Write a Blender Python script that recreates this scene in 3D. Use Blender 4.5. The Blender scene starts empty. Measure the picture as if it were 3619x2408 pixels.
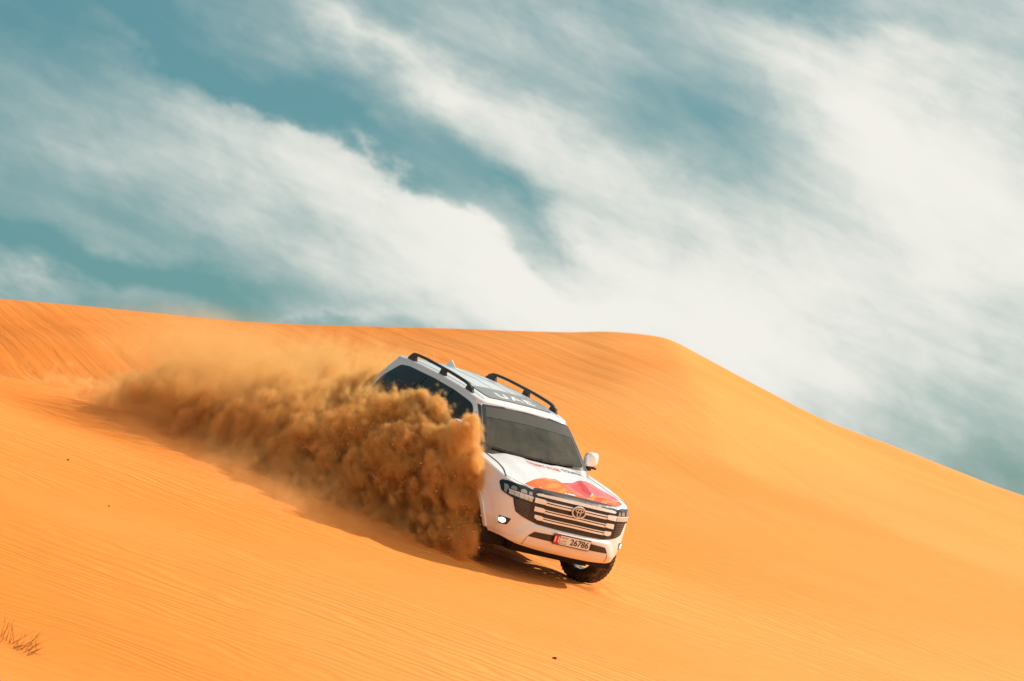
import bpy, bmesh, math, random
import numpy as np
from mathutils import Vector, Matrix
from mathutils.bvhtree import BVHTree
from mathutils.geometry import delaunay_2d_cdt

random.seed(7)
rng = np.random.default_rng(7)
SC = bpy.context.scene
COL = SC.collection

# ------------------------------------------------------------------ camera
PITCH = math.radians(3.425)
CAMZ = 0.29
cam_d = bpy.data.cameras.new("camera")
cam = bpy.data.objects.new("camera", cam_d)
COL.objects.link(cam)
cam.location = (0, 0, CAMZ)
cam.rotation_euler = (math.pi / 2 + PITCH, 0, 0)
cam_d.sensor_width = 36.0
cam_d.lens = 99.08
cam_d.clip_start = 0.5
cam_d.clip_end = 20000
cam_d.dof.use_dof = True
cam_d.dof.focus_distance = 34.5
cam_d.dof.aperture_fstop = 3.2
SC.camera = cam

# ------------------------------------------------------------------ sun + view
SUN = Vector((0.80, 0.37, 0.47)).normalized()          # direction towards the sun
sun_d = bpy.data.lights.new("sun", 'SUN')
sun_d.energy = 4.9
sun_d.angle = math.radians(0.6)
sun_d.color = (1.0, 0.93, 0.82)
sun = bpy.data.objects.new("sun", sun_d)
COL.objects.link(sun)
sun.rotation_euler = SUN.to_track_quat('Z', 'Y').to_euler()
sun.location = (30, 20, 40)
SC.view_settings.view_transform = 'Standard'
SC.view_settings.look = 'None'
SC.view_settings.exposure = 0.0
SC.view_settings.gamma = 1.0
SC.view_settings.use_curve_mapping = False
SC.render.engine = 'CYCLES'
SC.cycles.use_denoising = True
SC.cycles.volume_bounces = 4
SC.cycles.max_bounces = 6
SC.cycles.diffuse_bounces = 3
SC.cycles.glossy_bounces = 3
SC.cycles.transparent_max_bounces = 12
SC.cycles.volume_step_rate = 2.4
SC.cycles.use_adaptive_sampling = False
SC.cycles.caustics_reflective = False
SC.cycles.caustics_refractive = False


# ------------------------------------------------------------------ node helpers
class NT:
    """tiny wrapper for building node trees"""
    def __init__(self, tree):
        self.t = tree
        self.n = tree.nodes
        self.l = tree.links

    def new(self, kind, **kw):
        nd = self.n.new(kind)
        for k, v in kw.items():
            setattr(nd, k, v)
        return nd

    def link(self, a, b):
        self.l.new(a, b)

    def put(self, sock, v):
        if isinstance(v, bpy.types.NodeSocket):
            self.l.new(v, sock)
        else:
            sock.default_value = v

    def m(self, op, a, b=None, c=None, clamp=False):
        nd = self.n.new('ShaderNodeMath')
        nd.operation = op
        nd.use_clamp = clamp
        self.put(nd.inputs[0], a)
        if b is not None:
            self.put(nd.inputs[1], b)
        if c is not None:
            self.put(nd.inputs[2], c)
        return nd.outputs[0]

    def mix(self, f, a, b, typ='MIX'):
        nd = self.n.new('ShaderNodeMix')
        nd.data_type = 'RGBA'
        nd.blend_type = typ
        self.put(nd.inputs[0], f)
        self.put(nd.inputs[6], a)
        self.put(nd.inputs[7], b)
        return nd.outputs[2]

    def sstep(self, x, a, b):
        nd = self.n.new('ShaderNodeMapRange')
        nd.interpolation_type = 'SMOOTHSTEP'
        self.put(nd.inputs[0], x)
        nd.inputs[1].default_value = a
        nd.inputs[2].default_value = b
        nd.inputs[3].default_value = 0.0
        nd.inputs[4].default_value = 1.0
        return nd.outputs[0]

    def comb(self, x, y, z):
        nd = self.n.new('ShaderNodeCombineXYZ')
        self.put(nd.inputs[0], x)
        self.put(nd.inputs[1], y)
        self.put(nd.inputs[2], z)
        return nd.outputs[0]

    def noise(self, vec, scale, detail=3.0, rough=0.5, dist=0.0):
        nd = self.n.new('ShaderNodeTexNoise')
        self.put(nd.inputs['Vector'], vec)
        nd.inputs['Scale'].default_value = scale
        nd.inputs['Detail'].default_value = detail
        nd.inputs['Roughness'].default_value = rough
        nd.inputs['Distortion'].default_value = dist
        return nd.outputs[0]


# ------------------------------------------------------------------ world: Nishita sky with high cirrus
world = bpy.data.worlds.new("World")
SC.world = world
world.use_nodes = True
w = NT(world.node_tree)
w.n.clear()
sky = w.new('ShaderNodeTexSky', sky_type='NISHITA')
sky.sun_disc = False
sky.sun_elevation = math.asin(SUN.z)
sky.sun_rotation = math.atan2(SUN.x, SUN.y)
sky.air_density = 1.0
sky.dust_density = 1.0
sky.ozone_density = 1.0
tc = w.new('ShaderNodeTexCoord')
sep = w.new('ShaderNodeSeparateXYZ')
w.link(tc.outputs['Generated'], sep.inputs[0])
dx, dy, dz = sep.outputs[0], sep.outputs[1], sep.outputs[2]
# azimuth / elevation in degrees
az = w.m('MULTIPLY', w.m('ARCTAN2', dx, dy), 180 / math.pi)
el = w.m('MULTIPLY', w.m('ARCSINE', dz), 180 / math.pi)
# fibres of the cirrus run down to the right
FA = math.radians(-24)
P0 = w.comb(az, el, 0.0)


def mapped(vec, rot, sx, sy, z=0.0):
    """rotate into the fibre direction and scale (degrees -> noise units)"""
    mp = w.new('ShaderNodeMapping', vector_type='POINT')
    w.put(mp.inputs[0], vec)
    c, s = math.cos(-rot), math.sin(-rot)
    mp.inputs['Rotation'].default_value = (0, 0, -rot)
    sc_ = w.new('ShaderNodeVectorMath', operation='MULTIPLY')
    w.link(mp.outputs[0], sc_.inputs[0])
    sc_.inputs[1].default_value = (sx, sy, 1)
    return sc_.outputs[0]


def noise_col(vec, detail, rough, dist=0.0):
    nd = w.new('ShaderNodeTexNoise', noise_dimensions='2D')
    w.put(nd.inputs['Vector'], vec)
    nd.inputs['Scale'].default_value = 1.0
    nd.inputs['Detail'].default_value = detail
    nd.inputs['Roughness'].default_value = rough
    nd.inputs['Distortion'].default_value = dist
    return nd


wn = noise_col(mapped(P0, FA, 0.30, 0.50), 5.0, 0.58)
wsub = w.new('ShaderNodeVectorMath', operation='SUBTRACT')
w.link(wn.outputs['Color'], wsub.inputs[0])
wsub.inputs[1].default_value = (0.5, 0.5, 0.5)
wadd = w.new('ShaderNodeVectorMath', operation='MULTIPLY_ADD')
w.link(wsub.outputs[0], wadd.inputs[0])
wadd.inputs[1].default_value = (2.6, 1.9, 0)
w.link(P0, wadd.inputs[2])
PW = wadd.outputs[0]


def blob(a0, e0, la, lb, rot, amp, acc):
    """one bank of cloud (amp > 0) or clear gap (amp < 0): an elongated soft spot on the sky sphere"""
    mp = w.new('ShaderNodeMapping', vector_type='TEXTURE')
    w.link(PW, mp.inputs[0])
    mp.inputs['Location'].default_value = (a0, e0, 0)
    mp.inputs['Rotation'].default_value = (0, 0, math.radians(rot))
    mp.inputs['Scale'].default_value = (la * 2.0, lb * 2.0, 1)
    g = w.new('ShaderNodeTexGradient', gradient_type='QUADRATIC_SPHERE')
    w.link(mp.outputs[0], g.inputs[0])
    return w.m('MULTIPLY_ADD', g.outputs[1], amp * 1.25, acc)


cover = 0.0
def px(a, b):   # photograph position (2357-wide) -> azimuth, elevation of that bit of sky
    x = (a * 1.5354 - 1809.5) / 9960
    y = -(b * 1.5354 - 1204) / 9960
    d = Vector((x, math.cos(PITCH) - y * math.sin(PITCH), math.sin(PITCH) + y * math.cos(PITCH))).normalized()
    return math.degrees(math.atan2(d.x, d.y)), math.degrees(math.asin(d.z))


BANKS = [
    # x, y, half length, half width (degrees), tilt, amount
    (300, 420, 4.2, 1.3, -27, 0.16), (330, 90, 3.2, 0.75, -26, -0.60), (790, 300, 2.6, 0.62, -28, -0.52),
    (1060, 215, 3.4, 0.70, -26, 0.36), (820, 70, 2.6, 0.45, -22, 0.26), (90, 570, 3.2, 0.40, -20, -0.60), (480, 680, 2.4, 0.34, -15, -0.48), (40, 650, 2.0, .30, -8, .35), (700, 735, 3.5, .22, -4, .25),
    (1420, 560, 4.6, 1.5, -30, 0.42), (2000, 270, 2.8, 1.5, -32, 0.55), (2150, 600, 4.2, 1.9, -12, 0.46), (1700, 800, 4.0, 1.6, -22, 0.50),
    (1180, 455, 1.9, .45, -30, -0.42), (1330, 560, 1.8, .40, -30, -0.16), (1650, 275, 2.3, 1.0, -26, -0.30), (1900, 20, 2.2, 0.4, -14, -0.30), (1340, 70, 2.2, .6, -18, 0.16),
    (2340, 1080, 2.2, 0.7, -22, -0.34), (1250, 720, 3.2, 0.6, -12, 0.25),
]
for (bx, by, la, lb, rot, amp) in BANKS:
    a0, e0 = px(bx, by)
    cover = blob(a0, e0, la, lb, rot, amp, cover)
# one bank has a crisp upper edge from which the ice fibres trail away downwards
ea, ee = px(790, 349)
eu = w.new('ShaderNodeMapping', vector_type='TEXTURE')
w.link(PW, eu.inputs[0])
eu.inputs['Location'].default_value = (ea, ee, 0)
eu.inputs['Rotation'].default_value = (0, 0, math.radians(-28.2))
es = w.new('ShaderNodeSeparateXYZ')
w.link(eu.outputs[0], es.inputs[0])
edge = w.m('MULTIPLY', w.sstep(es.outputs[1], 0.16, -0.30), w.sstep(es.outputs[1], -4.2, -0.1))
edge = w.m('MULTIPLY', edge, w.sstep(w.m('ABSOLUTE', w.m('SUBTRACT', es.outputs[0], 0.6)), 8.5, 1.5))
cover = w.m('MULTIPLY_ADD', edge, 0.60, cover)
# fibrous structure
f1 = noise_col(mapped(P0, FA, 0.11, 0.60), 5.0, 0.60, 0.15).outputs[0]
f2 = noise_col(mapped(P0, FA - 0.35, 0.60, 1.15), 6.0, 0.62, 0.25).outputs[0]
cov = w.m('MULTIPLY_ADD', w.m('SUBTRACT', f1, 0.5), 0.75, cover)
cov = w.m('MULTIPLY_ADD', w.m('SUBTRACT', f2, 0.5), 0.36, cov)
cov = w.m('ADD', w.m('MULTIPLY_ADD', az, 0.020, cov), 0.30)
dens = w.sstep(cov, -0.25, 0.95)
tint = w.mix(0.62, w.mix(1.0, sky.outputs[0], (0.60, 0.85, 0.84, 1), 'MULTIPLY'), (0.95, 2.8, 3.05, 1))
cloudcol = w.mix(w.sstep(cov, 0.05, 1.15), (4.6, 5.5, 5.25, 1), (8.9, 8.75, 8.1, 1))
skycol = w.mix(dens, tint, cloudcol)
world.cycles.sampling_method = 'MANUAL'
world.cycles.sample_map_resolution = 512
bg = w.new('ShaderNodeBackground')
bg.inputs[1].default_value = 0.1
w.link(skycol, bg.inputs[0])
wo = w.new('ShaderNodeOutputWorld')
w.link(bg.outputs[0], wo.inputs[0])


# ------------------------------------------------------------------ materials
def material(name, col, rough=0.5, metal=0.0, coat=0.0, spec=0.5, emit=None, es=0.0):
    mt = bpy.data.materials.new(name)
    mt.use_nodes = True
    b = mt.node_tree.nodes['Principled BSDF']
    b.inputs['Base Color'].default_value = (*col, 1)
    b.inputs['Roughness'].default_value = rough
    b.inputs['Metallic'].default_value = metal
    b.inputs['Coat Weight'].default_value = coat
    b.inputs['Coat Roughness'].default_value = 0.06
    b.inputs['Specular IOR Level'].default_value = spec
    if emit:
        b.inputs['Emission Color'].default_value = (*emit, 1)
        b.inputs['Emission Strength'].default_value = es
    return mt


def dusty(name, col, dust=(0.62, 0.33, 0.13), amt=0.35, rough=0.4, metal=0.0, coat=0.0, scale=3.0, low=0.0):
    """paint or plastic with a film of sand on it; low > 0 tints warmer near the ground, sand film plus painted cream shade"""
    mt = material(name, col, rough, metal, coat)
    t = NT(mt.node_tree)
    b = mt.node_tree.nodes['Principled BSDF']
    tcn = t.new('ShaderNodeTexCoord')
    n1 = t.noise(tcn.outputs['Object'], scale, 5.0, 0.6)
    f = t.m('MULTIPLY', t.sstep(n1, 0.38, 0.72), amt)
    if low > 0:
        sp = t.new('ShaderNodeSeparateXYZ')
        t.link(tcn.outputs['Object'], sp.inputs[0])
        f = t.m('ADD', f, t.m('MULTIPLY', t.m('SUBTRACT', 1.0, t.sstep(sp.outputs[2], 0.35, 1.0)), low), clamp=True)
    t.link(t.mix(f, (*col, 1), (*dust, 1)), b.inputs['Base Color'])
    t.link(t.m('ADD', rough, t.m('MULTIPLY', f, 0.4)), b.inputs['Roughness'])
    return mt


M = {}
M['paint'] = dusty('white_paint', (0.85, 0.85, 0.86), amt=0.09, rough=0.32, coat=0.7, scale=4, low=0.30)  # cream shade of the lower body also painted in through the low sand film
M['black'] = dusty('black_plastic', (0.022, 0.020, 0.018), amt=0.05, rough=0.42, scale=9)
M['gloss_black'] = material('gloss_black', (0.012, 0.012, 0.012), 0.18, coat=0.3)
M['rubber'] = dusty('tyre_rubber', (0.022, 0.020, 0.019), amt=0.22, rough=0.85, scale=14)
M['chrome'] = dusty('chrome', (0.88, 0.86, 0.84), amt=0.08, rough=0.30, metal=0.25, scale=6)
M['alloy'] = dusty('alloy', (0.55, 0.54, 0.52), amt=0.2, rough=0.35, metal=0.8, scale=8)
M['red'] = material('plate_red', (0.60, 0.03, 0.04), 0.4)
M['plate'] = material('plate_white', (0.78, 0.76, 0.74), 0.4)
M['ink'] = material('black_ink', (0.02, 0.02, 0.022), 0.5)
M['white'] = material('white_print', (0.85, 0.85, 0.85), 0.4)
M['lens'] = material('lamp_lens', (0.40, 0.39, 0.37), 0.12, metal=0.5, coat=1.0)
M['drl'] = material('running_light_lens', (0.62, 0.60, 0.56), 0.15, metal=0.2, coat=1.0)
M['fog'] = material('fog_lamp_lens', (0.9, 0.9, 0.9), 0.1, emit=(1.0, 0.98, 0.93), es=1.6)
M['roofglass'] = material('sunroof_glass', (0.27, 0.26, 0.25), 0.30)
M['sideglass'] = material('tinted_side_glass', (0.030, 0.028, 0.027), 0.08, spec=0.32)
M['trim'] = material('rubber_trim', (0.03, 0.028, 0.025), 0.5)
M['under'] = material('underbody_black', (0.012, 0.010, 0.009), 0.9)
M['leather'] = material('beige_leather', (0.66, 0.57, 0.43), 0.6)
M['dash'] = material('dashboard_plastic', (0.035, 0.032, 0.028), 0.6)
M['straw'] = material('dry_straw', (0.16, 0.085, 0.032), 0.8)
M['stone'] = material('dark_stone', (0.05, 0.022, 0.012), 0.8)

gm = bpy.data.materials.new('windscreen_glass')
gm.use_nodes = True
gt = NT(gm.node_tree)
gt.n.clear()
tr = gt.new('ShaderNodeBsdfTransparent')
tr.inputs[0].default_value = (0.80, 0.83, 0.70, 1)
gl = gt.new('ShaderNodeBsdfGlossy')
gl.inputs['Roughness'].default_value = 0.03
gl.inputs['Color'].default_value = (0.95, 1.0, 0.93, 1)
df = gt.new('ShaderNodeBsdfDiffuse')
df.inputs[0].default_value = (0.42, 0.38, 0.28, 1)
fr = gt.new('ShaderNodeFresnel')
fr.inputs[0].default_value = 1.52
mx = gt.new('ShaderNodeMixShader')
gt.link(fr.outputs[0], mx.inputs[0])
gt.link(tr.outputs[0], mx.inputs[1])
gt.link(gl.outputs[0], mx.inputs[2])
mx2 = gt.new('ShaderNodeMixShader')          # thin film of dust on the pane
gtc = gt.new('ShaderNodeTexCoord')
gt.link(gt.m('MULTIPLY_ADD', gt.sstep(gt.noise(gtc.outputs['Object'], 2.2, 4.0, 0.6), 0.30, 0.72), 0.16, 0.035), mx2.inputs[0])
gt.link(mx.outputs[0], mx2.inputs[1])
gt.link(df.outputs[0], mx2.inputs[2])
go = gt.new('ShaderNodeOutputMaterial')
gt.link(mx2.outputs[0], go.inputs[0])
M['glass'] = gm


# ------------------------------------------------------------------ object helpers
def link(name, me, mat=None, parent=None, smooth=True, auto=None):
    o = bpy.data.objects.new(name, me)
    COL.objects.link(o)
    if mat is not None:
        me.materials.append(mat)
    if smooth:
        me.polygons.foreach_set('use_smooth', [True] * len(me.polygons))
        if auto:
            me.set_sharp_from_angle(angle=math.radians(auto))
    if parent is not None:
        o.parent = parent
    return o


def from_bm(name, bm, mat=None, parent=None, smooth=True, auto=35):
    me = bpy.data.meshes.new(name)
    bmesh.ops.recalc_face_normals(bm, faces=bm.faces)
    bm.to_mesh(me)
    bm.free()
    return link(name, me, mat, parent, smooth, auto)


def from_pyd(name, v, f, mat=None, parent=None, smooth=True, auto=None):
    me = bpy.data.meshes.new(name)
    me.from_pydata([tuple(p) for p in v], [], f)
    me.update()
    return link(name, me, mat, parent, smooth, auto)


def tag(o, label=None, cat=None, group=None, kind=None):
    if label:
        o['label'] = label
    if cat:
        o['category'] = cat
    if group:
        o['group'] = group
    if kind:
        o['kind'] = kind
    return o


def interp(x, xs, ys):
    return np.interp(x, xs, ys)


def smooth(a, b, x):
    t = np.clip((np.asarray(x, float) - a) / (b - a), 0, 1)
    return t * t * (3 - 2 * t)


def catmull(keys, n):
    """resample key points through a centripetal-ish spline, equal steps per key interval"""
    k = np.array(keys, float)
    k2 = np.vstack([2 * k[0] - k[1], k, 2 * k[-1] - k[-2]])
    m = len(k) - 1
    t = np.linspace(0, m, n)
    i = np.minimum(t.astype(int), m - 1)
    u = (t - i)[:, None]
    p0, p1, p2, p3 = k2[i], k2[i + 1], k2[i + 2], k2[i + 3]
    return 0.5 * (2 * p1 + (p2 - p0) * u + (2 * p0 - 5 * p1 + 4 * p2 - p3) * u ** 2 + (3 * p1 - p0 - 3 * p2 + p3) * u ** 3)


def resample(pts, n):
    d = np.r_[0, np.cumsum(np.linalg.norm(np.diff(pts, axis=0), axis=1))]
    t = np.linspace(0, d[-1], n)
    return np.stack([np.interp(t, d, pts[:, k]) for k in range(pts.shape[1])], 1)


# ------------------------------------------------------------------ car pose (solved from the photograph) and dune shape
CAR_R = np.array([[0.46575, 0.83302, 0.29859], [-0.84472, 0.51906, -0.13048], [-0.26368, -0.19145, 0.94542]])
CAR_T = np.array([-0.6418, 36.41, 0.0015])
GX, GY = -CAR_R[0, 2] / CAR_R[2, 2], -CAR_R[1, 2] / CAR_R[2, 2]
YC = 75.0
# crest line of the dune: bearing (photo x at 3619 px) and height of the skyline there
CREST = [(-3000, 840), (-1200, 950), (0, 1056), (300, 1082), (540, 1106), (800, 1132), (1075, 1148), (1535, 1160), (1965, 1174), (2150, 1173), (2300, 1186),
         (2380, 1206), (2487, 1262), (2690, 1371), (2917, 1486), (3150, 1574), (3378, 1663), (3619, 1753), (4400, 2010), (6000, 2300)]


def ray(a, b):
    x = (a - 1809.5) / 9960
    y = (1204 - b) / 9960
    return np.array([x, math.cos(PITCH) - y * math.sin(PITCH), math.sin(PITCH) + y * math.cos(PITCH)])


_cr = []
for a, b in CREST:
    d = ray(a, b)
    _cr.append((d[0] / d[1] * YC, CAMZ + d[2] / d[1] * YC))
_cr = np.array(_cr)
_crs = catmull(_cr, 400)


def plane(x, y):
    return CAR_T[2] + GX * (x - CAR_T[0]) + GY * (y - CAR_T[1])


def ground(x, y):
    x = np.asarray(x, float)
    y = np.asarray(y, float)
    zc = np.interp(x, _crs[:, 0], _crs[:, 1])
    wl = smooth(6.0, -4.0, x)
    wl2 = smooth(-2.5, -6.5, x)
    s = wl * (wl2 * smooth(32.0, 58.0, y) + (1 - wl2) * smooth(40.0, 64.0, y)) + (1 - wl) * smooth(38.0, YC + 8, y) / smooth(38.0, YC + 8, YC)
    front = plane(x, y) + (zc - plane(x, YC)) * s
    # near the photographer the sand swells up again
    b = smooth(24.0, 6.0, y)
    # broad undulation of the dune face
    und = 0.10 * np.sin(x * 0.42 + y * 0.17 + 0.6) * smooth(42, 52, y) * smooth(76, 66, y) \
        + 0.05 * np.sin(x * 0.9 - y * 0.33) * smooth(44, 50, y) * smooth(76, 66, y)
    front = front + und
    front = front * (1 - b) + (CAMZ - 1.75) * b
    back = zc + 0.15 - 0.50 * (y - YC)
    k = 0.22
    z = -np.log(np.exp(-np.clip(front / k, -300, 300)) + np.exp(-np.clip(back / k, -300, 300))) * k
    # sand ploughed up where the front wheels bite, churned along the near side of the car
    dxw, dyw = x - CAR_T[0], y - CAR_T[1]
    lx = CAR_R[0, 0] * dxw + CAR_R[1, 0] * dyw - CAR_R[2, 0] * 0.0
    ly = CAR_R[0, 1] * dxw + CAR_R[1, 1] * dyw
    cx = (lx + 0.0) / (CAR_R[0, 0] ** 2 + CAR_R[1, 0] ** 2)
    lump = 0.6 + 0.25 * np.sin(x * 9.0 + 2 * np.sin(y * 7.0)) + 0.15 * np.sin(x * 23.0 - y * 17.0)
    z = z + 0.11 * lump * np.exp(-((lx - 1.95) / 0.20) ** 2 - ((ly - 0.80) / 0.24) ** 2)
    z = z + 0.10 * lump * np.exp(-((lx - 1.75) / 0.45) ** 2 - ((ly + 1.20) / 0.22) ** 2)
    z = z + 0.07 * lump * np.exp(-((ly + 1.35 + 0.30 * np.clip(1.6 - lx, 0, 8)) / 0.16) ** 2) * smooth(-7, -3, lx) * smooth(2.1, 1.5, lx)
    z = z - 0.05 * np.exp(-((ly + 0.90) / 0.20) ** 2) * smooth(-12, -4, lx) * smooth(1.9, 1.4, lx)
    z = z - 0.05 * np.exp(-((ly - 0.90) / 0.18) ** 2) * smooth(-12, -4, lx) * smooth(1.7, 1.3, lx)
    # far desert floor
    far = -9.0 + 1.6 * np.sin(x * 0.013 + 1.0) * np.sin(y * 0.011) + 0.8 * np.sin(x * 0.031 + y * 0.027)
    wside = np.maximum(smooth(30, 80, np.abs(x)), smooth(-10, -60, y))
    z = np.where(y > YC, np.maximum(z, far), z)
    z = z * (1 - wside) + far * wside
    return z


# bring the skyline of the finished shape onto the crest line
_want = (_crs[:, 1] - CAMZ) / YC
for _ in range(4):
    _az = _crs[:, 0] / YC
    _ys = np.linspace(55.0, 84.0, 300)
    _el = (ground(_az[:, None] * _ys[None, :], np.broadcast_to(_ys, (len(_az), 300))) - CAMZ) / _ys
    _crs[:, 1] += np.clip((_want - _el.max(1)) * YC, -1, 1)


def hit_ground(a, b, y0=15.0, y1=74.0):
    d = ray(a, b)
    ys = np.linspace(y0, y1, 6000)
    xs = d[0] / d[1] * ys
    zs = CAMZ + d[2] / d[1] * ys
    below = zs <= ground(xs, ys)
    i = int(np.argmax(below)) if below.any() else len(ys) - 1
    return np.array([xs[i], ys[i], float(ground(xs[i], ys[i]))])


def grow(a, b, n):
    t = np.linspace(0, 1, n + 1)[1:] ** 3
    return a + (b - a) * t


gxs = np.r_[-grow(26, 5000, 26)[::-1], np.arange(-26, -4.5, 0.16), np.arange(-4.5, 2.5, 0.055), np.arange(2.5, 26.01, 0.16), grow(26, 5000, 26)]
gys = np.r_[-grow(10, 3000, 14)[::-1], np.arange(-10, 18, 1.0), np.arange(18, 32.5, 0.16), np.arange(32.5, 41, 0.06), np.arange(41, 80, 0.16), grow(80, 9000, 40)]
XX, YY = np.meshgrid(gxs, gys)
ZZ = ground(XX, YY)
nx, ny = len(gxs), len(gys)
gv = np.stack([XX.ravel(), YY.ravel(), ZZ.ravel()], 1)
ii = np.arange((ny - 1) * (nx - 1))
r0, c0 = ii // (nx - 1), ii % (nx - 1)
q = r0 * nx + c0
gf = np.stack([q, q + 1, q + nx + 1, q + nx], 1)
gme = bpy.data.meshes.new('sand_dune')
gme.vertices.add(len(gv))
gme.vertices.foreach_set('co', gv.ravel())
gme.loops.add(gf.size)
gme.loops.foreach_set('vertex_index', gf.ravel().astype(np.int32))
gme.polygons.add(len(gf))
gme.polygons.foreach_set('loop_start', np.arange(0, gf.size, 4, dtype=np.int32))
gme.update(calc_edges=True)

sm = bpy.data.materials.new('dune_sand')
sm.use_nodes = True
t = NT(sm.node_tree)
b = sm.node_tree.nodes['Principled BSDF']
tcn = t.new('ShaderNodeTexCoord')
sp = t.new('ShaderNodeSeparateXYZ')
t.link(tcn.outputs['Object'], sp.inputs[0])
X, Y, Z = sp.outputs
pos = tcn.outputs['Object']
# fine wind ripples on the near slope: crests run nearly along x, wandering
wv = t.m('SUBTRACT', t.noise(t.comb(t.m('MULTIPLY', X, 0.25), t.m('MULTIPLY', Y, 0.5), 0.0), 1.0, 3.0, 0.5), 0.5)
wv2 = t.m('SUBTRACT', t.noise(t.comb(t.m('MULTIPLY', X, 0.9), t.m('MULTIPLY', Y, 2.2), 3.0), 1.0, 2.0, 0.5), 0.5)
ph = t.m('ADD', t.m('ADD', Y, t.m('MULTIPLY', X, 0.17)), t.m('ADD', t.m('MULTIPLY', wv, 2.2), t.m('MULTIPLY', wv2, 0.28)))
rip = t.m('SINE', t.m('MULTIPLY', ph, 2 * math.pi / 0.21))
rip2 = t.m('SINE', t.m('MULTIPLY', ph, 2 * math.pi / 0.55))
ramp = t.sstep(t.noise(t.comb(t.m('MULTIPLY', X, 0.14), t.m('MULTIPLY', Y, 0.3), 7.0), 1.0, 2.0, 0.5), 0.30, 0.62)
# streaks on the far face: long, running down the slope to the right
stx = t.m('ADD', t.m('MULTIPLY', X, -0.28 * 0.05), t.m('MULTIPLY', Y, 0.96 * 0.05))
sty = t.m('ADD', t.m('MULTIPLY', Y, 0.28 * 1.5), t.m('MULTIPLY', X, 0.96 * 1.5))
streak = t.noise(t.comb(stx, sty, 0.0), 1.0, 5.0, 0.60)
nearf = t.m('SUBTRACT', 1.0, t.sstep(Y, 36.0, 46.0))
farf = t.m('MULTIPLY', t.sstep(Y, 40.0, 52.0), t.m('SUBTRACT', 1.0, t.m('MULTIPLY', t.sstep(X, -2.0, 7.0), 0.82)))
grain = t.noise(pos, 60.0, 3.0, 0.7)
big = t.noise(t.comb(t.m('MULTIPLY', X, 0.10), t.m('MULTIPLY', Y, 0.16), 2.0), 1.0, 4.0, 0.5)
hgt = t.m('ADD', t.m('MULTIPLY', t.m('ADD', rip, t.m('MULTIPLY', rip2, 0.7)), t.m('MULTIPLY', t.m('MULTIPLY', nearf, ramp), 0.0075)),
          t.m('MULTIPLY', t.m('MULTIPLY', streak, farf), 0.09))
hgt = t.m('ADD', hgt, t.m('MULTIPLY', grain, 0.004))
bp = t.new('ShaderNodeBump')
bp.inputs['Strength'].default_value = 1.0
bp.inputs['Distance'].default_value = 1.0
t.link(hgt, bp.inputs['Height'])
t.link(bp.outputs[0], b.inputs['Normal'])
c1 = t.mix(t.m('ADD', t.m('MULTIPLY', t.sstep(big, 0.3, 0.7), 0.45), t.m('MULTIPLY', t.sstep(X, -12.0, 9.0), 0.6), clamp=True), (0.79, 0.212, 0.024, 1), (0.82, 0.335, 0.088, 1))
c1 = t.mix(t.m('MULTIPLY', t.sstep(streak, 0.55, 0.80), t.m('MULTIPLY', farf, 0.42)), c1, (0.70, 0.140, 0.012, 1))
mott = t.noise(t.comb(t.m('MULTIPLY', X, 3.0), t.m('MULTIPLY', Y, 9.0), 5.0), 1.0, 6.0, 0.75)
c1 = t.mix(t.m('MULTIPLY', t.sstep(mott, 0.40, 0.66), 0.55), c1, t.mix(1.0, c1, (0.93, 0.86, 0.76, 1), 'MULTIPLY'))
t.link(c1, b.inputs['Base Color'])
b.inputs['Roughness'].default_value = 0.95
b.inputs['Specular IOR Level'].default_value = 0.1
dune = link('sand_dune', gme, sm)
tag(dune, 'tall orange sand dune with rippled slope falling to the right', kind='structure')

# ------------------------------------------------------------------ the car
car = bpy.data.objects.new('off_road_car', None)
COL.objects.link(car)
Mx = Matrix.Identity(4)
for i in range(3):
    for j in range(3):
        Mx[i][j] = CAR_R[i, j]
    Mx[i][3] = CAR_T[i]
car.matrix_world = Mx
car.empty_display_size = 0.5
tag(car, 'white four-wheel-drive car with orange hood graphics ploughing down the dune', 'car')

NO = 150          # points on each half outline


def normals2(p):
    d = np.gradient(p, axis=0)
    n = np.stack([-d[:, 1], d[:, 0]], 1)
    n /= np.linalg.norm(n, axis=1)[:, None] + 1e-9
    # outward: front centre must point to +x
    if n[0, 0] < 0:
        n = -n
    return n


def hood_z(x, y):
    """height of the upper surface of the lower body (hood, wing tops, belt)"""
    a = np.abs(y)
    zc = interp(x, [-2.6, 0.6, 1.1, 1.3, 1.6, 2.0, 2.2, 2.32, 2.42, 2.5], [1.20, 1.22, 1.300, 1.288, 1.252, 1.190, 1.150, 1.120, 1.085, 1.05])
    zf = interp(x, [-2.6, 0.6, 1.1, 1.6, 2.0, 2.2, 2.36, 2.5], [1.22, 1.22, 1.245, 1.205, 1.150, 1.110, 1.062, 1.03])
    k = smooth(0.50, 0.74, a + 0.10 * (2.0 - np.clip(x, 1.1, 2.4)) * 0.3)
    z = zc * (1 - k) + zf * k
    z = z - 0.014 * smooth(0.30, 0.16, a) * smooth(1.05, 1.3, x) * smooth(2.35, 2.1, x)
    z = z - 0.02 * (a / 0.95) ** 2 * (1 - k)
    return z


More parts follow.
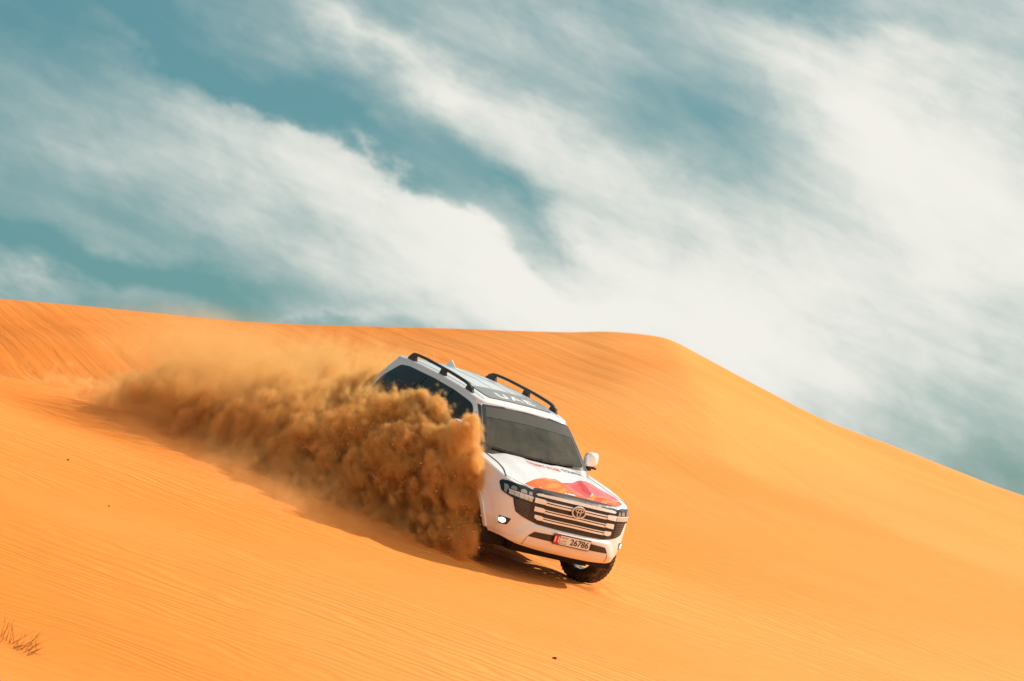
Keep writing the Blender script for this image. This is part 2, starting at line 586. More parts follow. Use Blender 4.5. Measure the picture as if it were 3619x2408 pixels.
def shell(walls, cap, ncap=64):
    """walls: (levels, NO, 3) for the +y half, cap: function z(x, y). Returns mirrored mesh arrays."""
    L, N, _ = walls.shape
    ring = N * 2 - 2
    V = []
    for l in range(L):
        h = walls[l]
        m_ = h[1:-1][::-1] * np.array([1, -1, 1])
        V.append(np.vstack([h, m_]))
    V = np.vstack(V)
    F = []
    for l in range(L - 1):
        for i in range(ring):
            j = (i + 1) % ring
            F.append((l * ring + i, l * ring + j, (l + 1) * ring + j, (l + 1) * ring + i))
    base = (L - 1) * ring
    rows = []
    extra = []
    nv = len(V)
    top = walls[-1]
    for i in range(N):
        li = base + i
        if i == 0 or i == N - 1:
            rows.append([li] * (ncap + 1))
            continue
        ri = base + ring - i
        row = [li]
        for k in range(1, ncap):
            s = 1 - 2 * k / ncap
            x = top[i, 0]
            y = top[i, 1] * s
            extra.append((x, y, float(cap(x, y))))
            row.append(nv + len(extra) - 1)
        row.append(ri)
        rows.append(row)
    for i in range(N - 1):
        for k in range(ncap):
            q4 = [rows[i][k], rows[i + 1][k], rows[i + 1][k + 1], rows[i][k + 1]]
            u = []
            for z_ in q4:
                if z_ not in u:
                    u.append(z_)
            if len(u) > 2:
                F.append(tuple(u))
    V = np.vstack([V, np.array(extra)])
    return V, F


def fix_normals(v, f):
    bm = bmesh.new()
    vs = [bm.verts.new(p) for p in v]
    for q4 in f:
        try:
            bm.faces.new([vs[i] for i in q4])
        except ValueError:
            pass
    bmesh.ops.recalc_face_normals(bm, faces=bm.faces)
    return bm


# ---- lower body
plan = catmull([(2.500, 0), (2.499, .14), (2.495, .28), (2.480, .42), (2.455, .55), (2.415, .68), (2.352, .79), (2.27, .88), (2.15, .945), (1.98, .982),
                (1.70, .995), (1.3, .993), (0.6, .985), (-0.4, .985), (-1.3, .990), (-1.9, .975), (-2.2, .945), (-2.36, .87), (-2.44, .70), (-2.475, .4), (-2.485, 0)], 600)
plan = resample(plan, NO)
pn = normals2(plan)
pn[0] = (1, 0)
pn[-1] = (-1, 0)
wf = np.clip(pn[:, 0], 0, 1) ** 1.5
wr = np.clip(-pn[:, 0], 0, 1) ** 1.5
ws = np.clip(1 - wf - wr, 0, 1)


def body_wall(zv):
    """point of the +y half of the body side at heights zv (array NO)"""
    offF = interp(zv, [.36, .40, .44, .50, .58, .66, .72, .85, .98, 1.05, 1.09, 1.13], [-.10, -.055, -.02, 0.0, .003, -.002, -.012, -.030, -.050, -.072, -.095, -.13])
    offS = interp(zv, [.36, .42, .5, .62, .8, .93, .98, 1.04, 1.10, 1.2], [-.13, -.10, -.05, -.012, 0, .0, -.010, -.030, -.045, -.075])
    offR = interp(zv, [.36, .45, .6, .8, 1.0, 1.2], [-.10, -.03, 0, 0, -.02, -.05])
    off = wf * offF + ws * offS + wr * offR
    # bumper: raised band round the lower intake
    yb = plan[:, 1]
    m = smooth(.80, .66, yb + (zv - .50) * 0.9) * smooth(.700, .655, zv) * (pn[:, 0] > 0)
    off = off + 0.030 * m
    # bulged arches
    for xw in (1.58, -1.27):
        d = np.hypot(plan[:, 0] - xw, zv - 0.40)
        off = off + 0.022 * smooth(.60, .50, d) * (np.abs(pn[:, 1]) > .8)
    return np.stack([plan[:, 0] + pn[:, 0] * off, plan[:, 1] + pn[:, 1] * off, zv], 1)


zb = interp(plan[:, 1], [0, .4, .67, .85, 1], [.385, .39, .405, .44, .44])
zb = np.where(plan[:, 0] < 1.9, .44, zb)
RF = 0.045
levels = []
NL = 56
topw = None
insz = None
rim0 = body_wall(np.full(NO, 1.05))
rimz = hood_z(rim0[:, 0] - pn[:, 0] * RF, rim0[:, 1] - pn[:, 1] * RF)
for l in range(NL):
    tt = l / (NL - 1)
    zv = zb + tt * (rimz - RF - zb)
    levels.append(body_wall(zv))
last = levels[-1]
for a in np.linspace(0, math.pi / 2, 9)[1:]:
    ins = RF * (1 - math.cos(a))
    p = last.copy()
    p[:, 0] -= pn[:, 0] * ins
    p[:, 1] -= pn[:, 1] * ins
    p[:, 1] = np.maximum(p[:, 1], 0)
    zt = hood_z(last[:, 0] - pn[:, 0] * RF, last[:, 1] - pn[:, 1] * RF)
    lo = last[:, 2]
    p[:, 2] = lo + (zt - lo) * math.sin(a)
    p[0, 1] = 0
    p[-1, 1] = 0
    levels.append(p)
# close the bottom a little: a lip turned under
lip = levels[0].copy()
lip[:, 0] -= pn[:, 0] * .10
lip[:, 1] = np.maximum(lip[:, 1] - np.abs(pn[:, 1]) * .10, 0)
lip[:, 2] -= .004
levels = [lip] + levels
Wl = np.array(levels)
Wl[:, 0, 1] = 0
Wl[:, -1, 1] = 0
bv, bf = shell(Wl, hood_z)
bm = fix_normals(bv, bf)
BODY = BVHTree.FromBMesh(bm)
# wheel openings
kill = []
for f in bm.faces:
    c = f.calc_center_median()
    for xw in (1.58, -1.27):
        if abs(c.y) > .62 and math.hypot(c.x - xw, c.z - .40) < .485 and c.z < .95 and c.x < 2.15:
            kill.append(f)
            break
bmesh.ops.delete(bm, geom=kill, context='FACES')
# cabin opening under the greenhouse
kill = [f for f in bm.faces if f.calc_center_median().z > 1.12 and f.calc_center_median().x < 1.0 and abs(f.calc_center_median().y) < .80 and f.calc_center_median().x > -2.2]
bmesh.ops.delete(bm, geom=kill, context='FACES')
from_bm('body', bm, M['paint'], car, auto=50)

# ---- greenhouse (cabin)
KB = [(1.36, 0, 1.20), (1.345, .30, 1.20), (1.32, .55, 1.20), (1.28, .75, 1.20), (1.18, .845, 1.20), (1.00, .882, 1.18), (.5, .895, 1.18), (-.4, .897, 1.18), (-1.3, .890, 1.18), (-1.9, .865, 1.18), (-2.18, .82, 1.18), (-2.32, .70, 1.18), (-2.38, .4, 1.18), (-2.39, 0, 1.18)]
KT = [(.640, 0, 1.765), (.632, .30, 1.763), (.615, .50, 1.757), (.588, .620, 1.750), (.520, .672, 1.752), (.400, .690, 1.765), (.1, .697, 1.795), (-.4, .697, 1.812), (-1.1, .690, 1.815), (-1.6, .668, 1.795), (-1.86, .635, 1.775), (-1.99, .56, 1.765), (-2.05, .35, 1.765), (-2.06, 0, 1.765)]
kb = catmull(KB, 1200)
kt = catmull(KT, 1200)
# common parameter: arc length of the mean curve
mean = (kb + kt) / 2
dd = np.r_[0, np.cumsum(np.linalg.norm(np.diff(mean, axis=0), axis=1))]
tq = np.linspace(0, dd[-1], NO)
kb = np.stack([np.interp(tq, dd, kb[:, k]) for k in range(3)], 1)
kt = np.stack([np.interp(tq, dd, kt[:, k]) for k in range(3)], 1)
gn = normals2(kt[:, :2])
gn[0] = (1, 0)
gn[-1] = (-1, 0)


def roof_z(x, y):
    zc = interp(x, [-2.2, -2.0, -1.7, -1.2, -.6, 0, .3, .5, .62, .75], [1.80, 1.825, 1.868, 1.893, 1.897, 1.878, 1.853, 1.825, 1.800, 1.77])
    ze = interp(x, [-2.2, -1.9, -1.6, -1.1, -.4, .1, .4, .55, .75], [1.785, 1.800, 1.822, 1.842, 1.84, 1.822, 1.795, 1.777, 1.75])
    k = np.clip(np.abs(y) / .68, 0, 1.2) ** 2.4
    return zc * (1 - k) + ze * k


RG = .035
levels = []
for tt in np.linspace(0, 1, 44):
    p = kb * (1 - tt) + kt * tt
    bul = .035 * math.sin(math.pi * tt)
    p[:, 0] += gn[:, 0] * bul * .8
    p[:, 1] += gn[:, 1] * bul
    levels.append(p)
last = levels[-1]
for a in np.linspace(0, math.pi / 2, 9)[1:]:
    ins = RG * 1.4 * (1 - math.cos(a))
    p = last.copy()
    p[:, 0] -= gn[:, 0] * ins
    p[:, 1] = np.maximum(p[:, 1] - gn[:, 1] * ins, 0)
    zt = roof_z(last[:, 0] - gn[:, 0] * RG * 1.4, last[:, 1] - gn[:, 1] * RG * 1.4)
    p[:, 2] = last[:, 2] + (zt - last[:, 2]) * math.sin(a)
    levels.append(p)
Wg = np.array(levels)
Wg[:, 0, 1] = 0
Wg[:, -1, 1] = 0
cv, cf = shell(Wg, roof_z)
bmg = fix_normals(cv, cf)
CABIN = BVHTree.FromBMesh(bmg)
bmb = bmesh.new()
BOTH = None


# ---- panels that follow the shells
AX = {  # axis -> (map 2d to ray origin, direction)
    'front': (lambda a, b: Vector((4, a, b)), Vector((-1, 0, 0))),      # (y, z)
    'right': (lambda a, b: Vector((a, -4, b)), Vector((0, 1, 0))),      # (x, z) seen from the car's right
    'left': (lambda a, b: Vector((a, 4, b)), Vector((0, -1, 0))),
    'top': (lambda a, b: Vector((a, b, 4)), Vector((0, 0, -1))),        # (x, y)
    'rear': (lambda a, b: Vector((-4, a, b)), Vector((1, 0, 0))),
}


def project(bvh, axis, a, b):
    o, d = AX[axis][0](a, b), AX[axis][1]
    h = bvh.ray_cast(o, d)
    if h[0] is None:
        h = bvh.find_nearest(o + d * (1.6 if axis in ('front', 'rear') else 3.0))
    n = h[1]
    if n.dot(d) > 0:
        n = -n
    return h[0], n


def rounded(pts, r, n=5):
    out = []
    m = len(pts)
    for i in range(m):
        p0, p1, p2 = Vector(pts[i - 1]), Vector(pts[i]), Vector(pts[(i + 1) % m])
        a, c = p0 - p1, p2 - p1
        rr = min(r, a.length * .45, c.length * .45)
        s, e = p1 + a.normalized() * rr, p1 + c.normalized() * rr
        for k in range(n + 1):
            u = k / n
            out.append(tuple(s * (1 - u) ** 2 + p1 * 2 * u * (1 - u) + e * u * u))
    return out


def dense(poly, step):
    out = []
    m = len(poly)
    for i in range(m):
        a, c = np.array(poly[i]), np.array(poly[(i + 1) % m])
        k = max(1, int(np.ceil(np.linalg.norm(c - a) / step)))
        for j in range(k):
            out.append(tuple(a + (c - a) * j / k))
    return out


def inside(poly, x, y):
    c = False
    m = len(poly)
    j = m - 1
    for i in range(m):
        xi, yi = poly[i]
        xj, yj = poly[j]
        if (yi > y) != (yj > y) and x < (xj - xi) * (y - yi) / (yj - yi) + xi:
            c = not c
        j = i
    return c


def panel(name, bvh, axis, poly, off, thick, mat, parent, step=.03, hole=None, flat=False, auto=40):
    """solid plate with the given outline, bent to follow the shell and standing `off` proud of it"""
    P = dense(poly, step)
    pts = [Vector(p) for p in P]
    edges = [(i, (i + 1) % len(P)) for i in range(len(P))]
    H = []
    if hole:
        H = dense(hole, step)
        k0 = len(pts)
        pts += [Vector(p) for p in H]
        edges += [(k0 + i, k0 + (i + 1) % len(H)) for i in range(len(H))]
    arr = np.array(P)
    x0, y0 = arr.min(0)
    x1, y1 = arr.max(0)
    for gx in np.arange(x0 + step * .5, x1, step):
        for gy in np.arange(y0 + step * .5, y1, step):
            if inside(P, gx, gy) and not (H and inside(H, gx, gy)):
                if np.min(np.hypot(arr[:, 0] - gx, arr[:, 1] - gy)) > step * .45:
                    pts.append(Vector((gx, gy)))
    ve, ed, fa, *_ = delaunay_2d_cdt(pts, edges, [], 1, 1e-6)
    keep = []
    for f in fa:
        c = sum((ve[i] for i in f), Vector((0, 0))) / len(f)
        if inside(P, c.x, c.y) and not (H and inside(H, c.x, c.y)):
            keep.append(f)
    bm = bmesh.new()
    tv, bv_ = [], []
    for p in ve:
        h, n = project(bvh, axis, p.x, p.y)
        tv.append(bm.verts.new(h + n * off))
        bv_.append(bm.verts.new(h + n * (off - thick)))
    cnt = {}
    for f in keep:
        bm.faces.new([tv[i] for i in f])
        if thick > 0:
            bm.faces.new([bv_[i] for i in reversed(f)])
        for i in range(len(f)):
            e = (f[i], f[(i + 1) % len(f)])
            k = (min(e), max(e))
            cnt.setdefault(k, []).append(e)
    if thick > 0:
        for k, es in cnt.items():
            if len(es) == 1:
                a, c = es[0]
                bm.faces.new([tv[c], tv[a], bv_[a], bv_[c]])
    loose = [v for v in bm.verts if not v.link_faces]
    bmesh.ops.delete(bm, geom=loose, context='VERTS')
    return from_bm(name, bm, mat, parent, auto=auto)


def mirror(poly):
    return [(-a, b) for a, b in poly][::-1]


def strip(name, bvh, axis, line, wid, off, mat, parent, thick=.004):
    """narrow band along a 2d polyline, lying on the shell"""
    L = resample(catmull(line, 80) if len(line) > 2 else np.array(line, float), 50)
    d = np.gradient(L, axis=0)
    n = np.stack([-d[:, 1], d[:, 0]], 1)
    n /= np.linalg.norm(n, axis=1)[:, None]
    bm = bmesh.new()
    rows = []
    for p, q in zip(L, n):
        r = []
        for s in (-1, 1):
            a = p + q * s * wid / 2
            h, nn = project(bvh, axis, *a)
            r.append(bm.verts.new(h + nn * off))
        for s in (1, -1):
            a = p + q * s * wid / 2
            h, nn = project(bvh, axis, *a)
            r.append(bm.verts.new(h + nn * (off - thick)))
        rows.append(r)
    for a, c in zip(rows[:-1], rows[1:]):
        for k in range(4):
            bm.faces.new([a[k], a[(k + 1) % 4], c[(k + 1) % 4], c[k]])
    bm.faces.new(rows[0])
    bm.faces.new(rows[-1][::-1])
    return from_bm(name, bm, mat, parent)
#--DETAILS--
def box(name, lo, hi, mat, parent, bev=.01, seg=2):
    bm = bmesh.new()
    bmesh.ops.create_cube(bm, size=1)
    for v in bm.verts:
        v.co = Vector([lo[k] + (v.co[k] + .5) * (hi[k] - lo[k]) for k in range(3)])
    if bev:
        bmesh.ops.bevel(bm, geom=bm.edges, offset=bev, segments=seg, affect='EDGES')
    return from_bm(name, bm, mat, parent)


def sweep(name, path, prof, mat, parent, up=Vector((0, 0, 1)), auto=40):
    """path: list of (point, scale); prof: closed 2d outline in (side, up)"""
    bm = bmesh.new()
    rows = []
    P = [Vector(p) for p, s in path]
    for i, (p, s) in enumerate(path):
        d = (P[min(i + 1, len(P) - 1)] - P[max(i - 1, 0)]).normalized()
        side = d.cross(up).normalized()
        u = side.cross(d).normalized()
        rows.append([bm.verts.new(P[i] + side * a * s + u * b_ * s) for a, b_ in prof])
    n = len(prof)
    for a, c in zip(rows[:-1], rows[1:]):
        for k in range(n):
            bm.faces.new([a[k], a[(k + 1) % n], c[(k + 1) % n], c[k]])
    bm.faces.new(rows[0][::-1])
    bm.faces.new(rows[-1])
    return from_bm(name, bm, mat, parent, auto=auto)


def lathe_y(prof, n, mod=None):
    """profile (radius, y) spun about the y axis"""
    bm = bmesh.new()
    rings = []
    for i in range(n):
        a = 2 * math.pi * i / n
        r_ = []
        for k, (r, y) in enumerate(prof):
            rr = r + (mod(i, k) if mod else 0)
            r_.append(bm.verts.new((rr * math.cos(a), y, rr * math.sin(a))))
        rings.append(r_)
    for i in range(n):
        a, c = rings[i], rings[(i + 1) % n]
        for k in range(len(prof) - 1):
            bm.faces.new([a[k], a[k + 1], c[k + 1], c[k]])
    return bm


FRM = Matrix.Identity(4)


def text_mesh(s, size=1.0, bold=0.0, shear=0.0, spacing=1.0):
    cu = bpy.data.curves.new('t', 'FONT')
    cu.body = s
    cu.size = size
    cu.offset = bold
    cu.shear = shear
    cu.space_character = spacing
    cu.align_x = 'LEFT'
    cu.fill_mode = 'FRONT'
    o = bpy.data.objects.new('t', cu)
    COL.objects.link(o)
    dg = bpy.context.evaluated_depsgraph_get()
    me = bpy.data.meshes.new_from_object(o.evaluated_get(dg))
    bpy.data.objects.remove(o)
    v = np.array([p.co[:2] for p in me.vertices])
    f = [tuple(p.vertices) for p in me.polygons]
    bpy.data.meshes.remove(me)
    return v, f


def lettering(name, s, place, x0, x1, y0, y1, mat, parent, bold=0.0, shear=0.0, spacing=1.0):
    """text stretched into the box x0..x1 by y0..y1 of a local 2d frame; place(u, v) -> point on the thing"""
    v, f = text_mesh(s, 1.0, bold, shear, spacing)
    lo, hi = v.min(0), v.max(0)
    u = (v - lo) / (hi - lo)
    pts = [place(x0 + (x1 - x0) * a, y0 + (y1 - y0) * b_) for a, b_ in u]
    return from_pyd(name, pts, f, mat, parent, smooth=False)


# ---- windscreen opening, glass
WS = rounded([(-.775, 1.285), (-.5, 1.272), (0, 1.265), (.5, 1.272), (.775, 1.285), (.645, 1.735), (.35, 1.762), (0, 1.770), (-.35, 1.762), (-.645, 1.735)], .03)
WSH = rounded([(-.725, 1.318), (-.4, 1.300), (0, 1.293), (.4, 1.300), (.725, 1.318), (.612, 1.712), (.3, 1.738), (0, 1.744), (-.3, 1.738), (-.612, 1.712)], .04)
kill = []
for f in bmg.faces:
    c = f.calc_center_median()
    if c.x > .4 and inside(WS, c.y / .985, (c.z - 1.52) / .96 + 1.52) and c.z < 1.765:
        kill.append(f)
bmesh.ops.delete(bmg, geom=kill, context='FACES')
bmg2 = bmg.copy()
from_bm('cabin', bmg, M['paint'], car, auto=50)
bmg2.free()
pane = panel('windscreen', CABIN, 'front', WSH, .006, .0, M['glass'], car, step=.04)
tag(pane, 'dusty windscreen glass with black border')
panel('windscreen_border', CABIN, 'front', WS, .008, .006, M['gloss_black'], pane, step=.03, hole=WSH)
# shaded top band of the windscreen
bandm = material('tint_band', (0.05, 0.045, 0.033), 0.12, coat=0.6)
panel('tint_band', CABIN, 'front', [(-.640, 1.612), (-.3, 1.632), (0, 1.637), (.3, 1.632), (.640, 1.612), (.605, 1.716), (.3, 1.742), (0, 1.748), (-.3, 1.742), (-.605, 1.716)], .009, .002, bandm, pane, step=.04)
# cowl
panel('cowl', CABIN, 'front', [(-.80, 1.225), (.80, 1.225), (.775, 1.288), (.4, 1.272), (0, 1.266), (-.4, 1.272), (-.775, 1.288)], .012, .01, M['black'], car, step=.04)
# black seals up the screen pillars
for sgn in (-1, 1):
    ln = [(sgn * .800, 1.23), (sgn * .790, 1.30), (sgn * .757, 1.42), (sgn * .712, 1.58), (sgn * .668, 1.722)]
    strip('pillar_seal', CABIN, 'front', ln, .026, .010, M['trim'], car)
# wipers
for ln in ([(-.66, 1.300), (-.3, 1.290), (.05, 1.296)], [(.02, 1.288), (.35, 1.300), (.56, 1.318)]):
    L = resample(catmull(ln, 60), 16)
    path = []
    for a, b_ in L:
        h, n = project(CABIN, 'front', a, b_)
        path.append((h + n * .028, 1.0))
    wi = sweep('wiper', path, [(-.012, -.010), (.012, -.010), (.006, .010), (-.006, .010)], M['black'], car)

# ---- side glass
DLO = rounded([(1.02, 1.262), (.90, 1.40), (.60, 1.652), (.50, 1.700), (.36, 1.722), (-.04, 1.757), (-.64, 1.772), (-1.38, 1.762), (-1.62, 1.728), (-1.86, 1.50), (-1.97, 1.285), (-.6, 1.252)], .05)
PANES = [[(.985, 1.278), (.885, 1.395), (.59, 1.636), (.49, 1.682), (.36, 1.705), (-.02, 1.738), (-.02, 1.272)],
         [(-.12, 1.742), (-.74, 1.755), (-.79, 1.55), (-.79, 1.272), (-.12, 1.270)],
         [(-.87, 1.754), (-1.37, 1.744), (-1.60, 1.712), (-1.83, 1.50), (-1.935, 1.298), (-.93, 1.275)]]
for axn in ('right', 'left'):
    base = panel('window_surround', CABIN, axn, DLO, .005, .004, M['gloss_black'], car, step=.05)
    for k, pn_ in enumerate(PANES):
        panel('side_window', CABIN, axn, rounded(pn_, .03), .008, .006, M['sideglass'], base, step=.06)
    for xx in (-.07, -.83):
        strip('window_pillar', CABIN, axn, [(xx, 1.275), (xx - (.0 if xx > -.5 else .02), 1.5), (xx + .02, 1.742)], .03, .012, M['black'], base)
    strip('belt_moulding', CABIN, axn, [(1.04, 1.248), (.2, 1.243), (-1.0, 1.245), (-1.98, 1.268)], .022, .014, M['chrome'], car)
    sy = -1 if axn == 'right' else 1
    # door shut lines, handles, side step
    for xs in (.98, -.06, -1.0):
        strip('door_gap', BODY, axn, [(xs, .52), (xs + .01, .8), (xs, 1.10)] if xs > -.9 else [(xs + .12, .62), (xs + .02, .90), (xs, 1.10)], .008, .003, M['trim'], car, .003)
    for xs in (.16, -.86):
        h, n = project(BODY, axn, xs, 1.0)
        hd = sweep('door_handle', [((xs + .10, h.y + n.y * .005, 1.0), .7), ((xs + .08, h.y + n.y * .035, 1.0), 1), ((xs - .08, h.y + n.y * .035, 1.0), 1), ((xs - .10, h.y + n.y * .005, 1.0), .7)],
                   [(-.008, -.014), (.008, -.014), (.010, .012), (-.010, .012)], M['chrome'], car)
    box('side_step', (-.72, sy * .97 if sy < 0 else .84, .36), (1.02, -.84 if sy < 0 else .97, .42), M['black'], car, .02)
    strip('side_moulding', BODY, axn, [(.98, .66), (0, .655), (-.78, .66)], .05, .012, M['paint'], car, .012)
panel('rear_window', CABIN, 'rear', rounded([(-.66, 1.32), (.66, 1.32), (.56, 1.70), (-.56, 1.70)], .05), .005, .004, M['sideglass'], car, step=.06)
for sgn in (-1, 1):
    pl = rounded([(sgn * .93, 1.08), (sgn * .55, 1.08), (sgn * .55, .92), (sgn * .93, .92)], .02)
    panel('tail_lamp', BODY, 'rear', pl if sgn < 0 else pl, .012, .012, M['red'], car, step=.05)

# ---- roof
sr = rounded([(-.06, -.495), (.10, -.50), (.32, -.490), (.430, -.455), (.452, -.25), (.458, 0), (.452, .25), (.430, .455), (.32, .490), (.10, .50), (-.06, .495), (-.045, .25), (-.04, 0), (-.045, -.25)], .015)
roofp = panel('sunroof', CABIN, 'top', sr, .006, .006, M['roofglass'], car, step=.04)
panel('sunroof_seal', CABIN, 'top', [(p[0] * 1.0 + (.012 if p[0] > .2 else -.012), p[1] * 1.02) for p in sr], .004, .004, M['trim'], roofp, step=.04)


def on_roof(u, v):      # u to the car's left, v towards the rear; reads from the front
    h, n = project(CABIN, 'top', .365 - v, u)
    return h + n * .0085


def uae(name, pieces):
    bm = bmesh.new()
    for poly in pieces:
        vs = [bm.verts.new(on_roof(a, b_)) for a, b_ in poly]
        bm.faces.new(vs)
    return from_bm(name, bm, M['white'], roofp, smooth=False)


uae('roof_letter', [[(-.285, .19), (-.245, .19), (-.240, .045), (-.272, .02)], [(-.272, .02), (-.240, .045), (-.165, .045), (-.130, .02), (-.145, 0), (-.255, 0)], [(-.165, .045), (-.130, .02), (-.125, .19), (-.160, .19)]])
uae('roof_letter', [[(-.085, 0), (-.045, 0), (.015, .155), (.005, .19), (-.015, .19)], [(.005, .19), (.015, .155), (.070, 0), (.110, 0), (.030, .19)], [(-.03, .045), (.052, .045), (.042, .075), (-.02, .075)]])
uae('roof_letter', [[(.14, 0), (.275, 0), (.275, .04), (.14, .04)], [(.14, .078), (.26, .078), (.26, .112), (.14, .112)], [(.14, .15), (.275, .15), (.275, .19), (.14, .19)], [(.14, .04), (.178, .04), (.178, .078), (.14, .078)], [(.14, .112), (.178, .112), (.178, .15), (.14, .15)]])
ribm = material('roof_groove_shade', (0.42, 0.42, 0.42), 0.45)  # roof is white; this grey stands in for shade in its pressed grooves
for yy in (-.40, -.14, .14, .40):
    strip('roof_rib', CABIN, 'top', [(-.13, yy * 1.02), (-.8, yy), (-1.78, yy * .95)], .009, .003, ribm, car, .003)
for sgn in (-1, 1):
    strip('roof_ditch', CABIN, 'top', [(.50, sgn * .575), (.2, sgn * .590), (-.8, sgn * .592), (-1.85, sgn * .56)], .012, .003, ribm, car, .003)
    # rail
    key = [(.300, .000), (.235, .040), (.12, .066), (-.1, .075), (-.6, .082), (-1.1, .088), (-1.42, .090), (-1.54, .070), (-1.64, .010)]
    yk = lambda x: sgn * float(interp(x, [-1.7, -1.3, -.5, .3], [.605, .632, .645, .640]))
    pth = []
    for x, dz_ in resample(catmull(key, 120), 40):
        y = yk(x)
        s_ = .72 if x > .20 or x < -1.52 else 1.0
        pth.append(((x, y, float(roof_z(x, y)) + dz_), s_))
    rail = sweep('roof_rail', pth, [(-.020, -.017), (.020, -.017), (.023, .002), (.016, .017), (-.016, .017), (-.023, .002)], M['black'], car)
    for xa, xb, h0 in ((.30, .10, .058), (-.48, -.66, .072), (-1.38, -1.62, .072)):
        bm = bmesh.new()
        lo, hi = [], []
        for x, y0 in ((xa, -.018), (xa, .018), (xb, .018), (xb, -.018)):
            y = yk(x) + y0
            lo.append(bm.verts.new((x, y, float(roof_z(x, y)) - .015)))
        mid = (xa + xb) / 2
        sh = (xa - xb) * .32
        for x, y0 in ((mid + sh, -.017), (mid + sh, .017), (mid - sh, .017), (mid - sh, -.017)):
            y = yk(x) + y0
            hi.append(bm.verts.new((x, y, float(roof_z(x, y)) + h0)))
        for k in range(4):
            bm.faces.new([lo[k], lo[(k + 1) % 4], hi[(k + 1) % 4], hi[k]])
        bm.faces.new(hi)
        bm.faces.new(lo[::-1])
        from_bm('rail_foot', bm, M['black'], rail)
# aerial fin
bm = bmesh.new()
zz = float(roof_z(-1.5, 0))
fin = [(-1.40, .0, zz - .01), (-1.47, .035, zz - .01), (-1.62, .045, zz - .012), (-1.62, -.045, zz - .012), (-1.47, -.035, zz - .01)]
fv = [bm.verts.new(p) for p in fin]
tp = [bm.verts.new(p) for p in ((-1.58, .008, zz + .078), (-1.61, .008, zz + .078), (-1.61, -.008, zz + .078), (-1.58, -.008, zz + .078))]
bm.faces.new([fv[0], fv[1], tp[0]])
bm.faces.new([fv[1], fv[2], tp[1], tp[0]])
bm.faces.new([fv[2], fv[3], tp[2], tp[1]])
bm.faces.new([fv[3], fv[4], tp[3], tp[2]])
bm.faces.new([fv[4], fv[0], tp[3]])
bm.faces.new([tp[0], tp[3], fv[0]])
bm.faces.new([tp[0], tp[1], tp[2], tp[3]])
bm.faces.new(fv[::-1])
from_bm('aerial_fin', bm, M['paint'], car, auto=30)

# ---- hood
hp = [(1.235, -.755), (1.5, -.765), (1.75, -.785), (1.88, -.815), (1.99, -.855), (2.075, -.880), (2.16, -.80), (2.25, -.705), (2.325, -.612), (2.336, -.47), (2.335, -.25), (2.334, 0)]
hpoly = hp + [(a, -b_) for a, b_ in hp[:-1]][::-1] + [(1.29, .5), (1.315, 0), (1.29, -.5)]
hood = panel('hood', BODY, 'top', hpoly, .007, .010, M['paint'], car, step=.035)
for sgn in (-1, 1):
    strip('hood_gap', BODY, 'top', [(1.235, sgn * .757), (1.5, sgn * .767), (1.75, sgn * .787), (1.88, sgn * .817), (1.99, sgn * .857), (2.09, sgn * .888)], .010, .0085, M['trim'], hood, .006)


def graphic(name, poly, col, lift, rough=.35):
    col = (col[0] * .86, col[1] * .72, col[2] * .70)
    mt = material('print_' + name, col, rough + .1)
    return panel(name, BODY, 'top', poly, .0078 + lift * .0006, 0, mt, hood, step=.05)


graphic('orange_print', [(2.235, -.70), (2.16, -.58), (2.07, -.457), (1.95, -.27), (1.865, -.063), (1.96, -.02), (2.09, -.018), (2.27, -.04), (2.32, .04), (2.346, .19), (2.346, -.2), (2.348, -.45), (2.32, -.60)], (0.86, 0.20, 0.012), 0)
graphic('light_orange_print', [(2.325, -.473), (2.12, -.272), (1.985, -.088), (2.10, -.10), (2.25, -.291)], (0.90, 0.33, 0.035), 1)
graphic('light_orange_print', [(2.340, -.275), (2.114, -.066), (2.197, -.052), (2.345, -.20)], (0.90, 0.33, 0.035), 1)
graphic('pale_orange_print', [(2.06, -.44), (1.95, -.27), (1.868, -.068), (1.93, -.035), (1.98, -.14)], (0.90, 0.36, 0.15), 1)
graphic('red_print', [(1.962, -.02), (1.92, .08), (1.854, .213), (1.78, .30), (1.712, .388), (1.92, .372), (2.117, .344), (2.244, .25), (2.346, .185), (2.32, .04), (2.27, -.04), (2.09, -.018)], (0.80, 0.10, 0.085), 0)
graphic('deep_red_print', [(1.80, .28), (1.715, .386), (1.92, .370), (2.117, .342), (2.20, .285), (2.10, .22), (1.98, .26)], (0.66, 0.035, 0.045), 1)
graphic('salmon_print', [(1.965, -.015), (2.02, .07), (2.14, .09), (2.27, .16), (2.335, .15), (2.30, .02), (2.26, -.035), (2.09, -.014)], (0.88, 0.25, 0.18), 1)
graphic('pink_print', [(1.930, .045), (1.86, .20), (1.79, .29), (1.86, .285), (1.96, .17), (2.0, .05)], (0.84, 0.16, 0.22), 1)
graphic('pink_print', [(1.712, .390), (1.70, .48), (1.74, .60), (1.82, .72), (1.95, .80), (2.06, .80), (2.10, .62), (2.169, .345), (1.92, .374)], (0.86, 0.19, 0.22), 0)
graphic('pale_pink_print', [(1.80, .47), (1.84, .60), (1.92, .73), (1.99, .77), (1.93, .62), (1.87, .46)], (0.88, 0.28, 0.27), 1)
graphic('red_orange_print', [(2.171, .345), (2.105, .62), (2.08, .79), (2.14, .80), (2.25, .69), (2.33, .585), (2.346, .47), (2.346, .19), (2.246, .25)], (0.84, 0.11, 0.05), 0)
graphic('light_orange_print', [(2.344, .19), (2.19, .30), (2.14, .50), (2.10, .74), (2.13, .74), (2.18, .52), (2.22, .345), (2.346, .25)], (0.90, 0.33, 0.05), 1)
